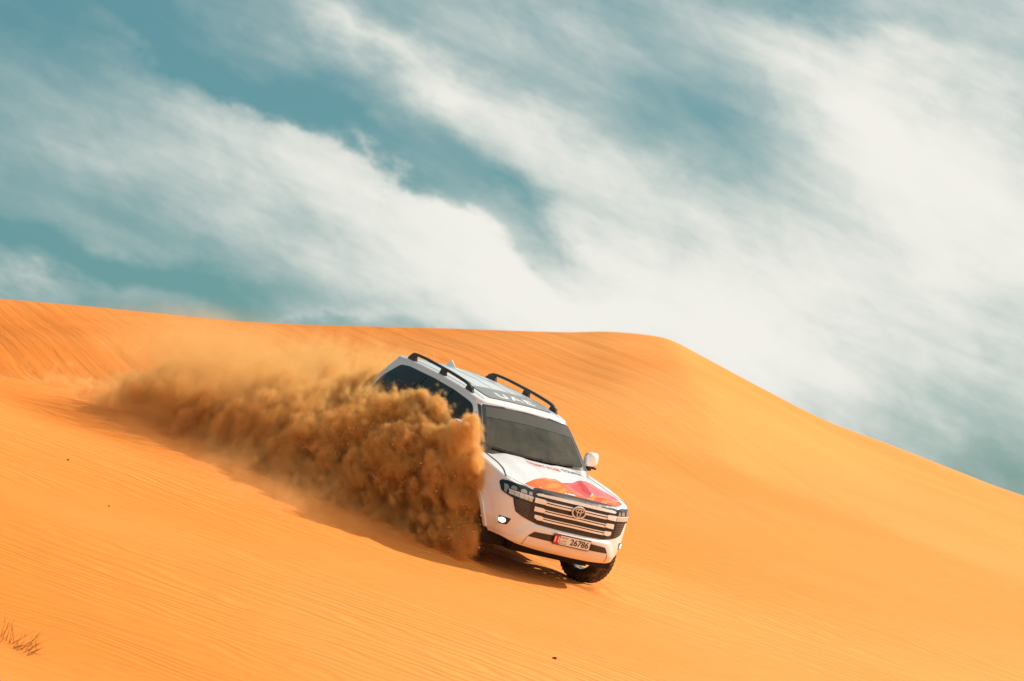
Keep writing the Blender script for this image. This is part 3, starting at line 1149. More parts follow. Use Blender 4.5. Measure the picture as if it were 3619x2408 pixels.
graphic('light_orange_print', [(2.344, .36), (2.26, .43), (2.19, .62), (2.16, .74), (2.19, .72), (2.24, .60), (2.29, .49), (2.346, .44)], (0.90, 0.33, 0.05), 1)


def on_hood(u, v):
    h, n = project(BODY, 'top', 1.55 - v - .10 * abs(u) * 0, u)
    return h + n * .0105


redink = material('red_ink', (0.62, 0.12, 0.09), 0.5)
blueink = material('blue_grey_ink', (0.30, 0.42, 0.46), 0.5)
lettering('hood_lettering', 'DESERT ROSE', lambda u, v: on_hood(u, v), -.275, .215, .045, .135, redink, hood, bold=.012)
lettering('hood_lettering', 'TOURISM', lambda u, v: on_hood(u, v), .25, .545, .045, .135, M['ink'], hood, bold=.006)

# ---- front: lamps, grille, intake, plate
HL = [(-.935, 1.050), (-.915, 1.084), (-.885, 1.094), (-.80, 1.090), (-.70, 1.086), (-.605, 1.076), (-.597, .935), (-.663, .932), (-.75, .926), (-.825, .922), (-.875, .936), (-.930, .960)]
GRF = [(-.825, .926), (-.805, .86), (-.772, .778), (-.70, .744), (-.60, .718), (-.488, .698), (-.2, .690)]
GR = GRF + [(-a, b_) for a, b_ in GRF][::-1]
GRT = [(.603, .940), (.603, 1.070), (.50, 1.098), (.25, 1.106), (0, 1.108)]
GR = GR + GRT + [(-a, b_) for a, b_ in GRT[:-1]][::-1]
grille = panel('grille', BODY, 'front', GR, .006, .008, M['black'], car, step=.03)


def mirr(p, s):
    return p if s < 0 else mirror(p)


for s in (-1, 1):
    hl = panel('headlight', BODY, 'front', mirr(rounded(HL, .02, 3), s), .010, .014, M['gloss_black'], car, step=.02)
    for poly in ([(-.905, .965), (-.905, 1.045), (-.878, 1.05), (-.868, 1.02), (-.886, .99), (-.888, .955)],
                 [(-.858, 1.018), (-.848, 1.048), (-.825, 1.060), (-.800, 1.052), (-.795, 1.016), (-.82, 1.012)],
                 [(-.760, 1.012), (-.755, 1.050), (-.72, 1.058), (-.695, 1.050), (-.690, 1.010)],
                 [(-.672, 1.010), (-.668, 1.052), (-.635, 1.056), (-.628, 1.008)]):
        panel('lamp_lens', BODY, 'front', mirr(rounded(poly, .006, 2), s), .020, .012, M['lens'], hl, step=.015)
    panel('lamp_trim', BODY, 'front', mirr([(-.872, 1.006), (-.626, 1.000), (-.610, .994), (-.606, .984), (-.63, .990), (-.870, .996)], s), .020, .014, M['chrome'], hl, step=.015)
    for k in range(5):
        a0 = -.868 + k * .0510
        panel('running_light', BODY, 'front', mirr([(a0, .955 - k * .003), (a0, .993), (a0 + .0475, .991), (a0 + .0475, .952 - k * .003)], s), .019, .012, M['drl'], hl, step=.015)
    # slatted corner vents beside the grille
    for k in range(8):
        zz_ = .905 - k * .022
        ya = float(interp(zz_, [.74, .78, .86, .93], [-.70, -.755, -.79, -.81]))
        panel('vent_slat', BODY, 'front', mirr([(ya, zz_), (ya, zz_ + .006), (-.63, zz_ + .006), (-.63, zz_)], s), .014, .008, material('slat_grey', (.16, .13, .10), .5) if (k == 0 and s == -1) else bpy.data.materials['slat_grey'], grille, step=.03)
    # fog lamp
    fp = rounded([(-.902, .672), (-.860, .675), (-.792, .676), (-.820, .592), (-.888, .580)], .012, 3)
    fogp = panel('fog_lamp', BODY, 'front', mirr(fp, s), .004, .006, M['black'], car, step=.02)
    cx = -.866 if s < 0 else .866
    circ = [(cx + .030 * math.cos(a), .632 + .031 * math.sin(a)) for a in np.linspace(0, 2 * math.pi, 18, endpoint=False)]
    panel('fog_lens', BODY, 'front', circ, .014, .010, M['fog'], fogp, step=.015)
    # bumper crease at the corner trim
    strip('bumper_seam', BODY, 'front', [(s * .585, .535), (s * .600, .48), (s * .605, .42)], .005, .003, M['trim'], car, .002)

# chrome bars
TB = [(-.590, 1.040), (-.56, 1.050), (-.45, 1.064), (-.2, 1.068), (0, 1.069)]
tbp = TB + [(-a, b_) for a, b_ in TB[:-1]][::-1] + [(.560, 1.026), (.47, 1.028), (.2, 1.030), (-.2, 1.030), (-.47, 1.028), (-.56, 1.026)]
panel('grille_bar', BODY, 'front', tbp, .024, .022, M['chrome'], grille, step=.03)
gs = [(2.330, -.612), (2.340, -.47), (2.340, -.25), (2.339, 0)]
gs = gs + [(a, -b_) for a, b_ in gs[:-1]][::-1]
gs2 = [(2.385, .625), (2.408, .47), (2.420, .25), (2.424, 0), (2.420, -.25), (2.408, -.47), (2.385, -.625)]
panel('grille_seal', BODY, 'top', gs + gs2, .0075, .008, M['black'], grille, step=.02)
for zt, ye, cut in ((.998, .592, 0), (.900, .576, 0), (.805, .556, .5)):
    za = zt - .060
    # end blocks tapering into the slim double bar
    for s in (-1, 1):
        e = [(-ye, zt), (-.470, zt), (-.445, zt - .010), (-.445, za + (.014)), (-.47, za + .006), (-ye + .09 * cut, za + .003), (-ye, za + .040 * cut + .003)]
        panel('grille_block', BODY, 'front', mirr(e, s), .032, .030, M['chrome'], grille, step=.03)
    panel('grille_bar', BODY, 'front', [(-.447, zt - .010), (0, zt - .006), (.447, zt - .010), (.447, zt - .022), (0, zt - .018), (-.447, zt - .022)], .026, .022, M['chrome'], grille, step=.03)
    panel('grille_bar', BODY, 'front', [(-.447, zt - .034), (0, zt - .030), (.447, zt - .034), (.447, zt - .056), (0, zt - .052), (-.447, zt - .056)], .026, .024, M['chrome'], grille, step=.03)

# emblem: three linked ellipses in a ring on a dark disc
hE, nE = project(BODY, 'front', .008, .955)
ctr = hE + Vector((.036, 0, 0))


def ell_ring(name, cy, cz, ry, rz, tw, parent, xo=0.0, tilt=.05):
    bm = bmesh.new()
    rows = []
    for i in range(40):
        a = 2 * math.pi * i / 40
        c_ = Vector((0, math.cos(a), math.sin(a)))
        p = Vector((ctr.x + xo - tilt * (cz + rz * math.sin(a)), ctr.y + cy + ry * math.cos(a), ctr.z + cz + rz * math.sin(a)))
        n = Vector((0, math.cos(a) / ry, math.sin(a) / rz)).normalized()
        rows.append([bm.verts.new(p + n * u * tw + Vector((v_, 0, 0))) for u, v_ in ((-.5, 0), (-.3, .010), (.3, .010), (.5, 0))])
    for i in range(40):
        a, c_ = rows[i], rows[(i + 1) % 40]
        for k in range(4):
            bm.faces.new([a[k], a[(k + 1) % 4], c_[(k + 1) % 4], c_[k]])
    return from_bm(name, bm, M['chrome'], parent)


bm = bmesh.new()
ring = [bm.verts.new((ctr.x - .05 * .074 * math.sin(a), ctr.y + .100 * math.cos(a), ctr.z + .074 * math.sin(a))) for a in np.linspace(0, 2 * math.pi, 40, endpoint=False)]
back = [bm.verts.new(v.co - Vector((.034, 0, 0))) for v in ring]
bm.faces.new(ring)
for k in range(40):
    bm.faces.new([ring[k], ring[(k + 1) % 40], back[(k + 1) % 40], back[k]])
emb = from_bm('emblem', bm, M['gloss_black'], car)
ell_ring('emblem_ring', 0, 0, .093, .068, .018, emb)
ell_ring('emblem_ring', 0, .024, .056, .023, .011, emb, .002)
ell_ring('emblem_ring', 0, -.006, .024, .052, .011, emb, .004)

# lower intake and number plate
panel('lower_intake', BODY, 'front', rounded([(-.585, .540), (-.520, .610), (-.28, .622), (0, .625), (.28, .622), (.520, .610), (.585, .540), (.27, .540), (-.27, .540)], .012, 3), .004, .006, M['black'], car, step=.03)
px0 = project(BODY, 'front', 0, .59)[0].x + .022
PZ = .592
plate = box('number_plate', (px0 - .012, -.272, PZ - .066), (px0 + .002, .272, PZ + .066), M['ink'], car, .006)


def flatpoly(name, pts, xo, mat, parent):
    return from_pyd(name, [(px0 + xo, a, b_) for a, b_ in pts], [tuple(range(len(pts)))], mat, parent, smooth=False)


flatpoly('plate_face', [(-.262, PZ - .055), (.262, PZ - .055), (.262, PZ + .055), (-.262, PZ + .055)], .003, M['plate'], plate)
flatpoly('plate_field', [(-.262, PZ - .055), (-.178, PZ - .055), (-.178, PZ + .055), (-.262, PZ + .055)], .004, M['red'], plate)
pp = lambda u, v: (px0 + .0052, u, PZ + v)
lettering('plate_number', '26786', pp, -.025, .240, -.038, .040, M['ink'], plate, bold=.02)
lettering('plate_number', '11', pp, -.250, -.190, -.032, .034, M['white'], plate, bold=.02)
lettering('plate_lettering', 'U.A.E  A.D', pp, -.170, -.075, -.046, -.032, M['ink'], plate, bold=.01)
lettering('plate_lettering', '\uFE95\uFE8D\u0631\uFE8E\uFEE3\u0625\u0644\u0627', pp, -.168, -.072, .020, .043, M['ink'], plate, bold=.01)
lettering('plate_lettering', '\uFEF2\uFE92\uFEC7\u0648\uFE91\u0623', pp, -.168, -.080, -.020, .008, M['ink'], plate, bold=.01)

# ---- door mirrors
for s in (-1, 1):
    bm = bmesh.new()
    bmesh.ops.create_icosphere(bm, subdivisions=4, radius=1.0)
    for v in bm.verts:
        c = v.co
        e = Vector([math.copysign(abs(c[k]) ** .62, c[k]) for k in range(3)])
        fx = .085 if e.x > 0 else .045
        v.co = Vector((.86 + e.x * fx - .04 * abs(e.y) * (e.y * s > 0), s * (1.000 + e.y * s * .098 * (1 - .12 * e.z)), 1.415 + e.z * .094 + .012 * e.y * s))
    mir = from_bm('door_mirror', bm, M['paint'], car, auto=60)
    sweep('mirror_arm', [((.88, s * .83, 1.255), 1.2), ((.87, s * .90, 1.27), 1.0), ((.865, s * 1.00, 1.30), 1.6)], [(-.035, -.012), (.035, -.012), (.03, .014), (-.03, .014)], M['black'], mir, up=Vector((0, 0, 1)))
    bm = bmesh.new()
    gvx = [bm.verts.new((.806, s * (1.000 + .078 * math.copysign(abs(math.cos(a)) ** .6, math.cos(a))), 1.415 + .072 * math.copysign(abs(math.sin(a)) ** .6, math.sin(a)))) for a in np.linspace(0, 2 * math.pi, 32, endpoint=False)]
    bm.faces.new(gvx)
    from_bm('mirror_glass', bm, M['gloss_black'], mir)
    box('mirror_base', (.80, min(s * .93, s * 1.08), 1.305), (.94, max(s * .93, s * 1.08), 1.330), M['black'], mir, .012)

# ---- wheels
def tyre_bm():
    R_, W_ = .400, .140
    prof = [(.245, -W_ * .80), (.262, -W_ * .96), (.31, -W_ * 1.02), (.355, -W_ * .98), (.382, -W_ * .90), (.396, -W_ * .78), (.400, -W_ * .62), (.400, -W_ * .34), (.400, -W_ * .30), (.400, -W_ * .04), (.400, W_ * .04), (.400, W_ * .30), (.400, W_ * .34), (.400, W_ * .62), (.396, W_ * .78), (.382, W_ * .90), (.355, W_ * .98), (.31, W_ * 1.02), (.262, W_ * .96), (.245, W_ * .80)]

    def mod(i, k):
        g = 0.0
        if k in (8, 9, 10, 11) and (i + 2) % 4 < 1:
            g -= .012
        if k in (4, 5, 6, 7) and i % 4 < 2:
            g -= .007
        if k in (12, 13, 14, 15) and (i + 2) % 4 < 2:
            g -= .007
        if k in (7, 8, 11, 12):
            g -= .004
        return g
    return lathe_y(prof, 168, mod)


def rim_bm():
    prof = [(.246, -.11), (.236, -.10), (.225, -.06), (.215, 0.03), (.225, .085), (.240, .112), (.248, .112)]
    bm = lathe_y(prof, 60)
    for k in range(6):
        a = 2 * math.pi * k / 6
        for da in (-.13, .13):
            vs = []
            for r, wd, y in ((.05, .030, .085), (.235, .024, .070)):
                for sx in (-1, 1):
                    for yy in (y, y - .03):
                        c = Vector((r * math.cos(a + da * (1 if r > .1 else .4)), yy, r * math.sin(a + da * (1 if r > .1 else .4))))
                        tdir = Vector((-math.sin(a), 0, math.cos(a)))
                        vs.append(bm.verts.new(c + tdir * sx * wd * .5))
            for q4 in ((0, 2, 6, 4), (1, 5, 7, 3), (0, 4, 5, 1), (2, 3, 7, 6)):
                bm.faces.new([vs[i] for i in q4])
    hub = lathe_y([(.0, .10), (.035, .10), (.06, .09), (.075, .07), (.075, .02), (0, .02)], 24)
    me = bpy.data.meshes.new('tmp')
    hub.to_mesh(me)
    hub.free()
    bm.from_mesh(me)
    bpy.data.meshes.remove(me)
    return bm


tyre_me = rim_me = disc_me = None
DROOP = -.02
for k, (xw, s) in enumerate(((1.58, 1), (1.58, -1), (-1.27, 1), (-1.27, -1))):
    if k == 0:
        wo_ = from_bm('wheel', rim_bm(), M['alloy'], car)
        ty = from_bm('tyre', tyre_bm(), M['rubber'], wo_, auto=30)
        dc = from_bm('brake_disc', lathe_y([(.06, -.03), (.165, -.03), (.165, -.055), (.06, -.055), (.06, -.03)], 40), M['alloy'], wo_)
        first = (wo_, ty, dc)
    else:
        wo_ = first[0].copy()
        COL.objects.link(wo_)
        wo_.parent = car
        for ch in first[1:]:
            c = ch.copy()
            COL.objects.link(c)
            c.parent = wo_
    wo_.location = (xw + (.03 if xw > 0 else 0), s * .875, .400 + (DROOP if xw > 0 else 0))
    wo_.rotation_euler = (0, .2 * k, math.radians(14 if xw > 0 else 0) + (0 if s > 0 else math.pi))

# ---- underbody and wheel housings
box('underbody', (-2.2, -.66, .47), (2.30, .66, .98), M['under'], car, .03)
box('skid_plate_shade_block', (1.15, -.60, .27), (2.16, .60, .50), M['under'], car, .03)  # skid plate enlarged into a black block standing in for shadow under the bumper
for xa, xb in ((-2.30, -1.80), (-.72, 1.05)):
    box('floor_pan', (xa, -.86, .445), (xb, .86, .60), M['under'], car, .02)
for s in (-1, 1):
    for xw in (1.58, -1.27):
        bm = bmesh.new()
        rows = []
        for a in np.linspace(-.25, math.pi + .25, 26):
            rows.append([bm.verts.new((xw + .487 * math.cos(a), s * yy, .40 + .487 * math.sin(a))) for yy in (.955, .62)])
        for a, c in zip(rows[:-1], rows[1:]):
            bm.faces.new([a[0], a[1], c[1], c[0]])
        from_bm('wheel_housing', bm, M['under'], car)
        ring_ = []
        for a in np.linspace(.16, math.pi - .12, 40):
            x_, z_ = xw + .482 * math.cos(a), .40 + .482 * math.sin(a)
            h, n = project(BODY, 'left' if s > 0 else 'right', x_, max(z_, .45))
            ring_.append(((x_, h.y + s * .004, z_), 1.0))
        sweep('arch_trim', ring_, [(-.028, -.016), (.028, -.016), (.028, .016), (-.028, .016)], M['paint'], car, up=Vector((0, s, 0)))
    sweep('suspension_arm', [((1.58, s * .35, .36), 1), ((1.58, s * .72, .32), .8)], [(-.05, -.025), (.05, -.025), (.05, .025), (-.05, .025)], M['under'], car)
sweep('rear_axle', [((-1.27, -.75, .40), 1), ((-1.27, .75, .40), 1)], [(.06 * math.cos(a), .06 * math.sin(a)) for a in np.linspace(0, 2 * math.pi, 12, endpoint=False)], M['under'], car)

# ---- cabin interior
box('dashboard', (.82, -.72, .98), (1.20, .72, 1.225), M['dash'], car, .05, 3)
box('cabin_floor', (-2.1, -.78, .95), (1.0, .78, 1.0), M['dash'], car, .02)
for s in (-1, 1):
    seat = box('front_seat', (-.25, s * .38 - .27, 1.0), (.30, s * .38 + .27, 1.14), M['leather'], car, .05, 3)
    bm = bmesh.new()
    bmesh.ops.create_cube(bm, size=1)
    for v in bm.verts:
        lean = -.14 if v.co.z > 0 else 0
        v.co = Vector((-.20 + v.co.x * .13 + lean, s * .38 + v.co.y * .50, 1.27 + v.co.z * .44))
    bmesh.ops.bevel(bm, geom=bm.edges, offset=.045, segments=3, affect='EDGES')
    from_bm('seat_back', bm, M['leather'], seat)
    box('headrest', (-.40, s * .38 - .13, 1.50), (-.30, s * .38 + .13, 1.67), M['leather'], seat, .04, 3)
rs = box('rear_seat', (-1.25, -.68, 1.0), (-.75, .68, 1.12), M['leather'], car, .05, 3)
box('seat_back', (-1.38, -.68, 1.08), (-1.22, .68, 1.52), M['leather'], rs, .05, 3)
bm = bmesh.new()
rows = []
for i in range(32):
    a = 2 * math.pi * i / 32
    rows.append([bm.verts.new(Vector((.66 - .35 * .18 * math.sin(a) + .012 * math.cos(q_), .38 + (.18 + .014 * math.sin(q_)) * math.cos(a), 1.22 + (.17 + .014 * math.sin(q_)) * math.sin(a)))) for q_ in np.linspace(0, 2 * math.pi, 8, endpoint=False)])
for i in range(32):
    a, c = rows[i], rows[(i + 1) % 32]
    for k in range(8):
        bm.faces.new([a[k], a[(k + 1) % 8], c[(k + 1) % 8], c[k]])
from_bm('steering_wheel', bm, M['dash'], car)
box('rear_view_mirror', (.67, -.12, 1.625), (.70, .12, 1.69), M['dash'], car, .012)
#--EXTRAS--
# ------------------------------------------------------------------ the plume of thrown sand (density worked out on a grid in the car's frame)
VOX = 0.025
LO = np.array([-7.6, -4.7, -0.25])
HI = np.array([2.30, 1.00, 2.45])
NX, NY, NZ = [int(round(v)) + 1 for v in (HI - LO) / VOX]
HI = LO + VOX * (np.array([NX, NY, NZ]) - 1)


def random_field(seed, power, lmax, axis=None, stretch=1.0):
    """smooth random field, unit variance; `stretch` > 1 draws it out along `axis`"""
    r = np.random.default_rng(seed)
    px_, py_, pz_ = [int(2 ** math.ceil(math.log2(n))) if n > 128 else n + 11 for n in (NX, NY, NZ)]
    px_ = NX + (NX % 2) + 10
    py_ = NY + (NY % 2) + 10
    pz_ = NZ + (NZ % 2) + 10
    g = np.fft.rfftn(r.standard_normal((px_, py_, pz_), dtype=np.float32))
    kx = np.fft.fftfreq(px_, VOX)[:, None, None]
    ky = np.fft.fftfreq(py_, VOX)[None, :, None]
    kz = np.fft.rfftfreq(pz_, VOX)[None, None, :]
    k2 = kx ** 2 + ky ** 2 + kz ** 2
    if axis is not None:
        a = np.array(axis, float)
        a /= np.linalg.norm(a)
        kp = kx * a[0] + ky * a[1] + kz * a[2]
        k2 = k2 + (stretch ** 2 - 1) * kp ** 2
    amp = (k2 + (1 / lmax) ** 2) ** (-power / 2)
    f = np.fft.irfftn(g * amp, s=(px_, py_, pz_))[:NX, :NY, :NZ]
    return ((f - f.mean()) / f.std()).astype(np.float32)


gx_ = (LO[0] + VOX * np.arange(NX))[:, None, None].astype(np.float32)
gy_ = (LO[1] + VOX * np.arange(NY))[None, :, None].astype(np.float32)
gz_ = (LO[2] + VOX * np.arange(NZ))[None, None, :].astype(np.float32)
# ground under each column, in the car's frame (the dune bends away from the car's own plane)
cx_, cy_ = np.meshgrid(gx_[:, 0, 0], gy_[0, :, 0], indexing='ij')
wx = CAR_R[0, 0] * cx_ + CAR_R[0, 1] * cy_ + CAR_T[0]
wy = CAR_R[1, 0] * cx_ + CAR_R[1, 1] * cy_ + CAR_T[1]
wz = CAR_R[2, 0] * cx_ + CAR_R[2, 1] * cy_ + CAR_T[2]
gz0 = ((ground(wx, wy) - wz) / CAR_R[2, 2])[:, :, None].astype(np.float32)
H = gz_ - gz0                                    # height above the sand

nA = random_field(1, 2.30, 0.40)                  # billows
nB = random_field(2, 2.15, 0.22, (0.72, 0.20, -0.66), 3.2)   # fingers thrown forwards and down at the front
nC = random_field(3, 2.15, 0.28, (0.16, 0.05, 1.0), 5.0)     # falling curtains further back
nE = random_field(6, 3.2, 0.55)                  # rolling puffs
nD = random_field(4, 2.6, 2.2)                   # slow variation

xs_ = gx_[:, 0, 0]
yout = interp(xs_, [-7.6, -6, -4, -2, -1, 0, 1, 1.6, 2.0, 2.3], [-3.6, -3.7, -3.6, -3.15, -2.6, -2.1, -1.72, -1.56, -1.40, -1.12])[:, None, None].astype(np.float32)
ztop = interp(xs_, [-7.6, -6.2, -5, -4, -3, -2, -1, 0, .6, 1.0, 1.4, 1.62, 1.82, 2.05, 2.2], [.0, .30, 1.25, 1.58, 1.58, 1.48, 1.58, 1.68, 1.68, 1.62, 1.38, 1.15, .94, .60, .14])[:, None, None].astype(np.float32)
yin = interp(xs_, [-7.6, -3.2, -2.4, 1.2, 1.7, 2.3], [.3, .2, -.98, -.98, -1.00, -1.02])[:, None, None].astype(np.float32)
# cross-section: high next to the car, dropping to nothing at the outer edge
lat = np.clip((yin - gy_) / (yin - yout), -1, 2)
prof = np.sqrt(np.clip(1 - np.clip(lat, 0, 1) ** 2.4, 0, 1)) * (1 - 0.25 * np.clip(lat, 0, 1))
front_w = smooth(-1.6, 0.4, gx_).astype(np.float32)
tail_w = (1 - smooth(-3.6, -1.4, gx_)).astype(np.float32)
top = ztop * prof
zz0 = (1 - lat) * (yin - yout)
# signed depth inside the plume (metres, roughly)
inside_top = (top - H)
inside_side = (yin + 0.02 - gy_) * (1.0 - 0.0 * gx_)
dep = np.minimum(inside_top, (gy_ - yout) * 0.8)
lump = nA * 0.045 + nD * 0.075 + nE * (0.05 + 0.03 * front_w) + front_w * nB * 0.055 + (1 - front_w) * nC * 0.06
dep = dep + lump * (1.0 + 0.5 * (1 - front_w))
# curtains: the tail hangs clear of the sand and ends in drawn-out tips
zbot = tail_w * (0.30 * smooth(-6.5, -4.0, gx_) * smooth(0.15, 0.6, lat) + 0.16 * nC)
hang = H - zbot
soft = 0.12 + 0.28 * (1 - front_w) + 0.40 * tail_w * smooth(0.5, 1.2, H)
den = smooth(0.0, 1.0, dep / soft) * (1 - tail_w + tail_w * smooth(-0.02, 0.10, hang))
# nothing inside the car, nothing far below the sand
side_gap = np.where(gx_ > -2.45, smooth(-0.955, -1.01, gy_ + 0 * gx_), 1.0)
den = den * side_gap * smooth(-0.12, 0.0, H)
dmax = (15.0 + 8.0 * front_w) * (1 - 0.78 * tail_w * smooth(0.75, 1.30, H))
body = np.clip(0.62 + 0.18 * nA + 0.16 * nE + 0.22 * nC * (1 - front_w) + 0.20 * nB * front_w, 0.10, 1.6)
den = den * dmax * body
# thin dust drifting above and beyond the plume, and creeping along the sand
veil = np.exp(-((gx_ + 3.0) / 1.5) ** 2 - ((gy_ + 2.3) / 1.1) ** 2 - ((H - 1.08) / 0.38) ** 2) * np.clip(0.6 + 0.30 * nA + 0.35 * nC, 0, 2) * 2.0
low = np.exp(-np.clip(H, 0, 9) / 0.16) * smooth(-0.1, 0.0, H) * smooth(-7.6, -4.0, gx_) * smooth(2.25, 1.4, gx_) * smooth(-4.6, -3.0, gy_) * smooth(0.9, -0.2, gy_) * np.clip(0.5 + 0.4 * nA, 0, 2) * 1.7
den = (den + veil + low) * side_gap
edge_fade = smooth(0, 8, np.minimum(np.arange(NX), NX - 1 - np.arange(NX)))[:, None, None] * smooth(0, 8, np.minimum(np.arange(NY), NY - 1 - np.arange(NY)))[None, :, None] * smooth(0, 6, NZ - 1 - np.arange(NZ))[None, None, :]
den = (den * edge_fade).astype(np.float32)
den[den < 0.02] = 0

# loose grains flying off the edges of the plume
_cand = np.argwhere((den > 0.25) & (den < 3.0) & (front_w > 0.35) & (H > 0.45))
_r = np.random.default_rng(5)
_pick = _cand[_r.choice(len(_cand), 5000, replace=False)]
gp_ = LO + VOX * _pick + _r.normal(0, 0.04, (5000, 3))
gp_ = gp_[(gp_[:, 1] < -1.04)]
_n2 = 900                                         # a fan of stray grains thrown ahead of the front wheel
_a, _t, _v = _r.uniform(0.15, 1.2, _n2), _r.uniform(0.05, 0.42, _n2), _r.uniform(1.2, 3.6, _n2)
_fan = np.stack([1.75 + _v * np.cos(_a) * _t * 0.55, -1.06 - _r.gamma(1.6, 0.07, _n2), 0.10 + _v * np.sin(_a) * _t - 3.0 * _t ** 2], 1)
gp_ = np.vstack([gp_, _fan[_fan[:, 2] > 0.0]])
_tet = np.array([(1, 1, 1), (1, -1, -1), (-1, 1, -1), (-1, -1, 1)], float)
_sz = _r.uniform(0.0016, 0.0046, len(gp_)) * (1 + 1.3 * (_r.random(len(gp_)) > .95))
gvv = (gp_[:, None, :] + _tet[None] * _sz[:, None, None]).reshape(-1, 3)
gff = (np.array([(0, 1, 2), (0, 3, 1), (0, 2, 3), (1, 3, 2)])[None] + 4 * np.arange(len(gp_))[:, None, None]).reshape(-1, 3)
grm = material('flying_sand', (0.74, 0.30, 0.07), 0.9, spec=.1)
grains = from_pyd('flying_sand_grains', gvv, [tuple(int(k) for k in f) for f in gff], grm, None, smooth=False)
grains.matrix_world = Mx
tag(grains, 'loose sand grains flying off the front of the dust plume', 'sand', kind='stuff')

vme = bpy.data.meshes.new('sand_dust_plume')
NV = NX * NY * NZ
vme.vertices.add(NV)
co = np.empty((NX, NY, NZ, 3), np.float32)
co[..., 0] = gx_
co[..., 1] = gy_
co[..., 2] = gz_
vme.vertices.foreach_set('co', co.ravel())
at = vme.attributes.new('dens', 'FLOAT', 'POINT')
at.data.foreach_set('value', den.ravel())
vol = bpy.data.objects.new('sand_dust_plume', vme)
COL.objects.link(vol)
vol.matrix_world = Mx
tag(vol, 'thick plume of orange sand and dust thrown up beside the car', 'dust', kind='stuff')

dm = bpy.data.materials.new('sand_dust')
dm.use_nodes = True
dt = NT(dm.node_tree)
dt.n.clear()
pv = dt.new('ShaderNodeVolumePrincipled')
pv.inputs['Color'].default_value = (0.985, 0.645, 0.255, 1)
pv.inputs['Density'].default_value = 1.0
pv.inputs['Anisotropy'].default_value = 0.25
do = dt.new('ShaderNodeOutputMaterial')
dt.link(pv.outputs[0], do.inputs['Volume'])

ng = bpy.data.node_groups.new('plume_grid', 'GeometryNodeTree')
ng.interface.new_socket('Geometry', in_out='INPUT', socket_type='NodeSocketGeometry')
ng.interface.new_socket('Geometry', in_out='OUTPUT', socket_type='NodeSocketGeometry')
gi = ng.nodes.new('NodeGroupInput')
gout = ng.nodes.new('NodeGroupOutput')
gp = ng.nodes.new('GeometryNodeInputPosition')
sb = ng.nodes.new('ShaderNodeVectorMath')
sb.operation = 'SUBTRACT'
ng.links.new(gp.outputs[0], sb.inputs[0])
sb.inputs[1].default_value = tuple(LO)
sc2 = ng.nodes.new('ShaderNodeVectorMath')
sc2.operation = 'SCALE'
ng.links.new(sb.outputs[0], sc2.inputs[0])
sc2.inputs['Scale'].default_value = 1.0 / VOX
sx = ng.nodes.new('ShaderNodeSeparateXYZ')
ng.links.new(sc2.outputs[0], sx.inputs[0])
ints = []
for k in range(3):
    fi = ng.nodes.new('FunctionNodeFloatToInt')
    fi.rounding_mode = 'ROUND'
    ng.links.new(sx.outputs[k], fi.inputs[0])
    ints.append(fi.outputs[0])


def imath(op, a, c):
    nd = ng.nodes.new('FunctionNodeIntegerMath')
    nd.operation = op
    for k, v in enumerate((a, c)):
        if isinstance(v, int):
            nd.inputs[k].default_value = v
        else:
            ng.links.new(v, nd.inputs[k])
    return nd.outputs[0]


idx = imath('ADD', imath('MULTIPLY', imath('ADD', imath('MULTIPLY', ints[0], NY), ints[1]), NZ), ints[2])
na = ng.nodes.new('GeometryNodeInputNamedAttribute')
na.data_type = 'FLOAT'
na.inputs[0].default_value = 'dens'
si = ng.nodes.new('GeometryNodeSampleIndex')
si.data_type = 'FLOAT'
si.domain = 'POINT'
si.clamp = True
ng.links.new(gi.outputs[0], si.inputs['Geometry'])
ng.links.new(na.outputs[0], si.inputs['Value'])
ng.links.new(idx, si.inputs['Index'])
vc = ng.nodes.new('GeometryNodeVolumeCube')
ng.links.new(si.outputs[0], vc.inputs['Density'])
vc.inputs['Background'].default_value = 0.0
vc.inputs['Min'].default_value = tuple(LO)
vc.inputs['Max'].default_value = tuple(HI)
vc.inputs['Resolution X'].default_value = NX
vc.inputs['Resolution Y'].default_value = NY
vc.inputs['Resolution Z'].default_value = NZ
stm = ng.nodes.new('GeometryNodeSetMaterial')
ng.links.new(vc.outputs[0], stm.inputs[0])
stm.inputs['Material'].default_value = dm
ng.links.new(stm.outputs[0], gout.inputs[0])
mod = vol.modifiers.new('plume', 'NODES')
mod.node_group = ng
vme.materials.append(dm)
#--SMALL--
# ------------------------------------------------------------------ dry grass and bits lying on the sand
def blade_mesh(bm, root, tip, bend, w0):
    n = 6
    prev = None
    side = (tip - root).cross(Vector((0, 1, 0.2))).normalized()
    for i in range(n + 1):
        u = i / n
        p = root.lerp(tip, u) + bend * (u * u)
        r = w0 * (1 - 0.85 * u)
        d = (tip - root).normalized()
        s2 = d.cross(side)
        ring = [bm.verts.new(p + (side * math.cos(a) + s2 * math.sin(a)) * r) for a in (0, 2.09, 4.19)]
        if prev:
            for k in range(3):
                bm.faces.new([prev[k], prev[(k + 1) % 3], ring[(k + 1) % 3], ring[k]])
        prev = ring
    bm.faces.new(prev)


rg = random.Random(11)


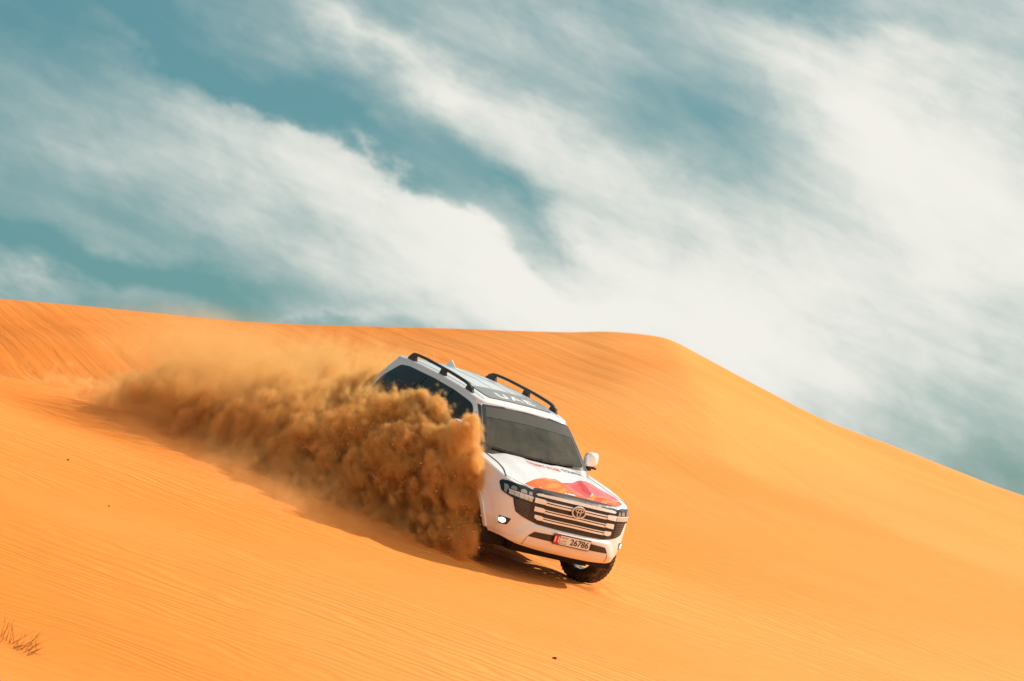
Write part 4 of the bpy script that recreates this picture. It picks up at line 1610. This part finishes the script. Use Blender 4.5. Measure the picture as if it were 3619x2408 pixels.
def tuft(label, px0_, py0_, n, spread, hmin, hmax, lean, wid=.0032):
    c = hit_ground(px0_, py0_)
    e = bpy.data.objects.new('dry_grass', None)
    COL.objects.link(e)
    e.location = c
    for i in range(n):
        bm = bmesh.new()
        rx, ry = rg.gauss(0, spread * .5), rg.gauss(0, spread * .5)
        root = Vector((rx, ry, float(ground(c[0] + rx, c[1] + ry)) - c[2] - .02))
        h = rg.uniform(hmin, hmax)
        a = rg.gauss(lean, .42)
        tip = root + Vector((math.sin(a) * h, rg.gauss(0, .12) * h, math.cos(a) * h))
        blade_mesh(bm, root, tip, Vector((rg.uniform(.0, .5) * h * math.sin(a), 0, -abs(rg.gauss(0, .12)) * h)), wid * rg.uniform(.7, 1.4))
        # a seed head or a split stalk on some
        if rg.random() < .4:
            m2 = root.lerp(tip, .6)
            blade_mesh(bm, m2, m2 + Vector((rg.gauss(.04, .05), rg.gauss(0, .02), rg.uniform(.03, .09))), Vector((0, 0, 0)), wid * .8)
        from_bm('grass_blade', bm, M['straw'], e)
    tag(e, label, 'grass', 'dry grass at the foot of the slope')
    return e


tuft('spiky dry grass tuft at the lower left edge of the sand', 64, 2290, 22, .13, .08, .24, .62)
tuft('thin dry stalks rising at the very left edge, above the lip', 18, 2264, 9, .12, .10, .24, .30)
tuft('flat dry twigs lying right of the spiky grass tuft', 96, 2306, 7, .08, .05, .14, 1.25)


def pebble(name, label, a, b_, r, mat, squash=.6, cat='stone'):
    c = hit_ground(a, b_)
    bm = bmesh.new()
    bmesh.ops.create_icosphere(bm, subdivisions=2, radius=1)
    for v in bm.verts:
        k = 1 + .25 * math.sin(v.co.x * 3.1 + a) + .2 * math.sin(v.co.y * 4.3 + b_)
        v.co = Vector((v.co.x * r * k * 1.2, v.co.y * r * k, v.co.z * r * squash * k))
    o = from_bm(name, bm, mat)
    o.location = c + np.array([0, 0, r * .3])
    tag(o, label, cat)
    return o


pebble('stone', 'small dark stone alone on the lower sand below the car', 1959, 2329, .018, M['stone'], .9)
pebble('twig', 'tiny dark twig on the rippled sand left of the plume', 240, 1627, .016, M['stone'], .4, 'twig')
pebble('twig', 'tiny dark scrap on the rippled sand below the plume shadow', 385, 1790, .012, M['stone'], .5, 'twig')
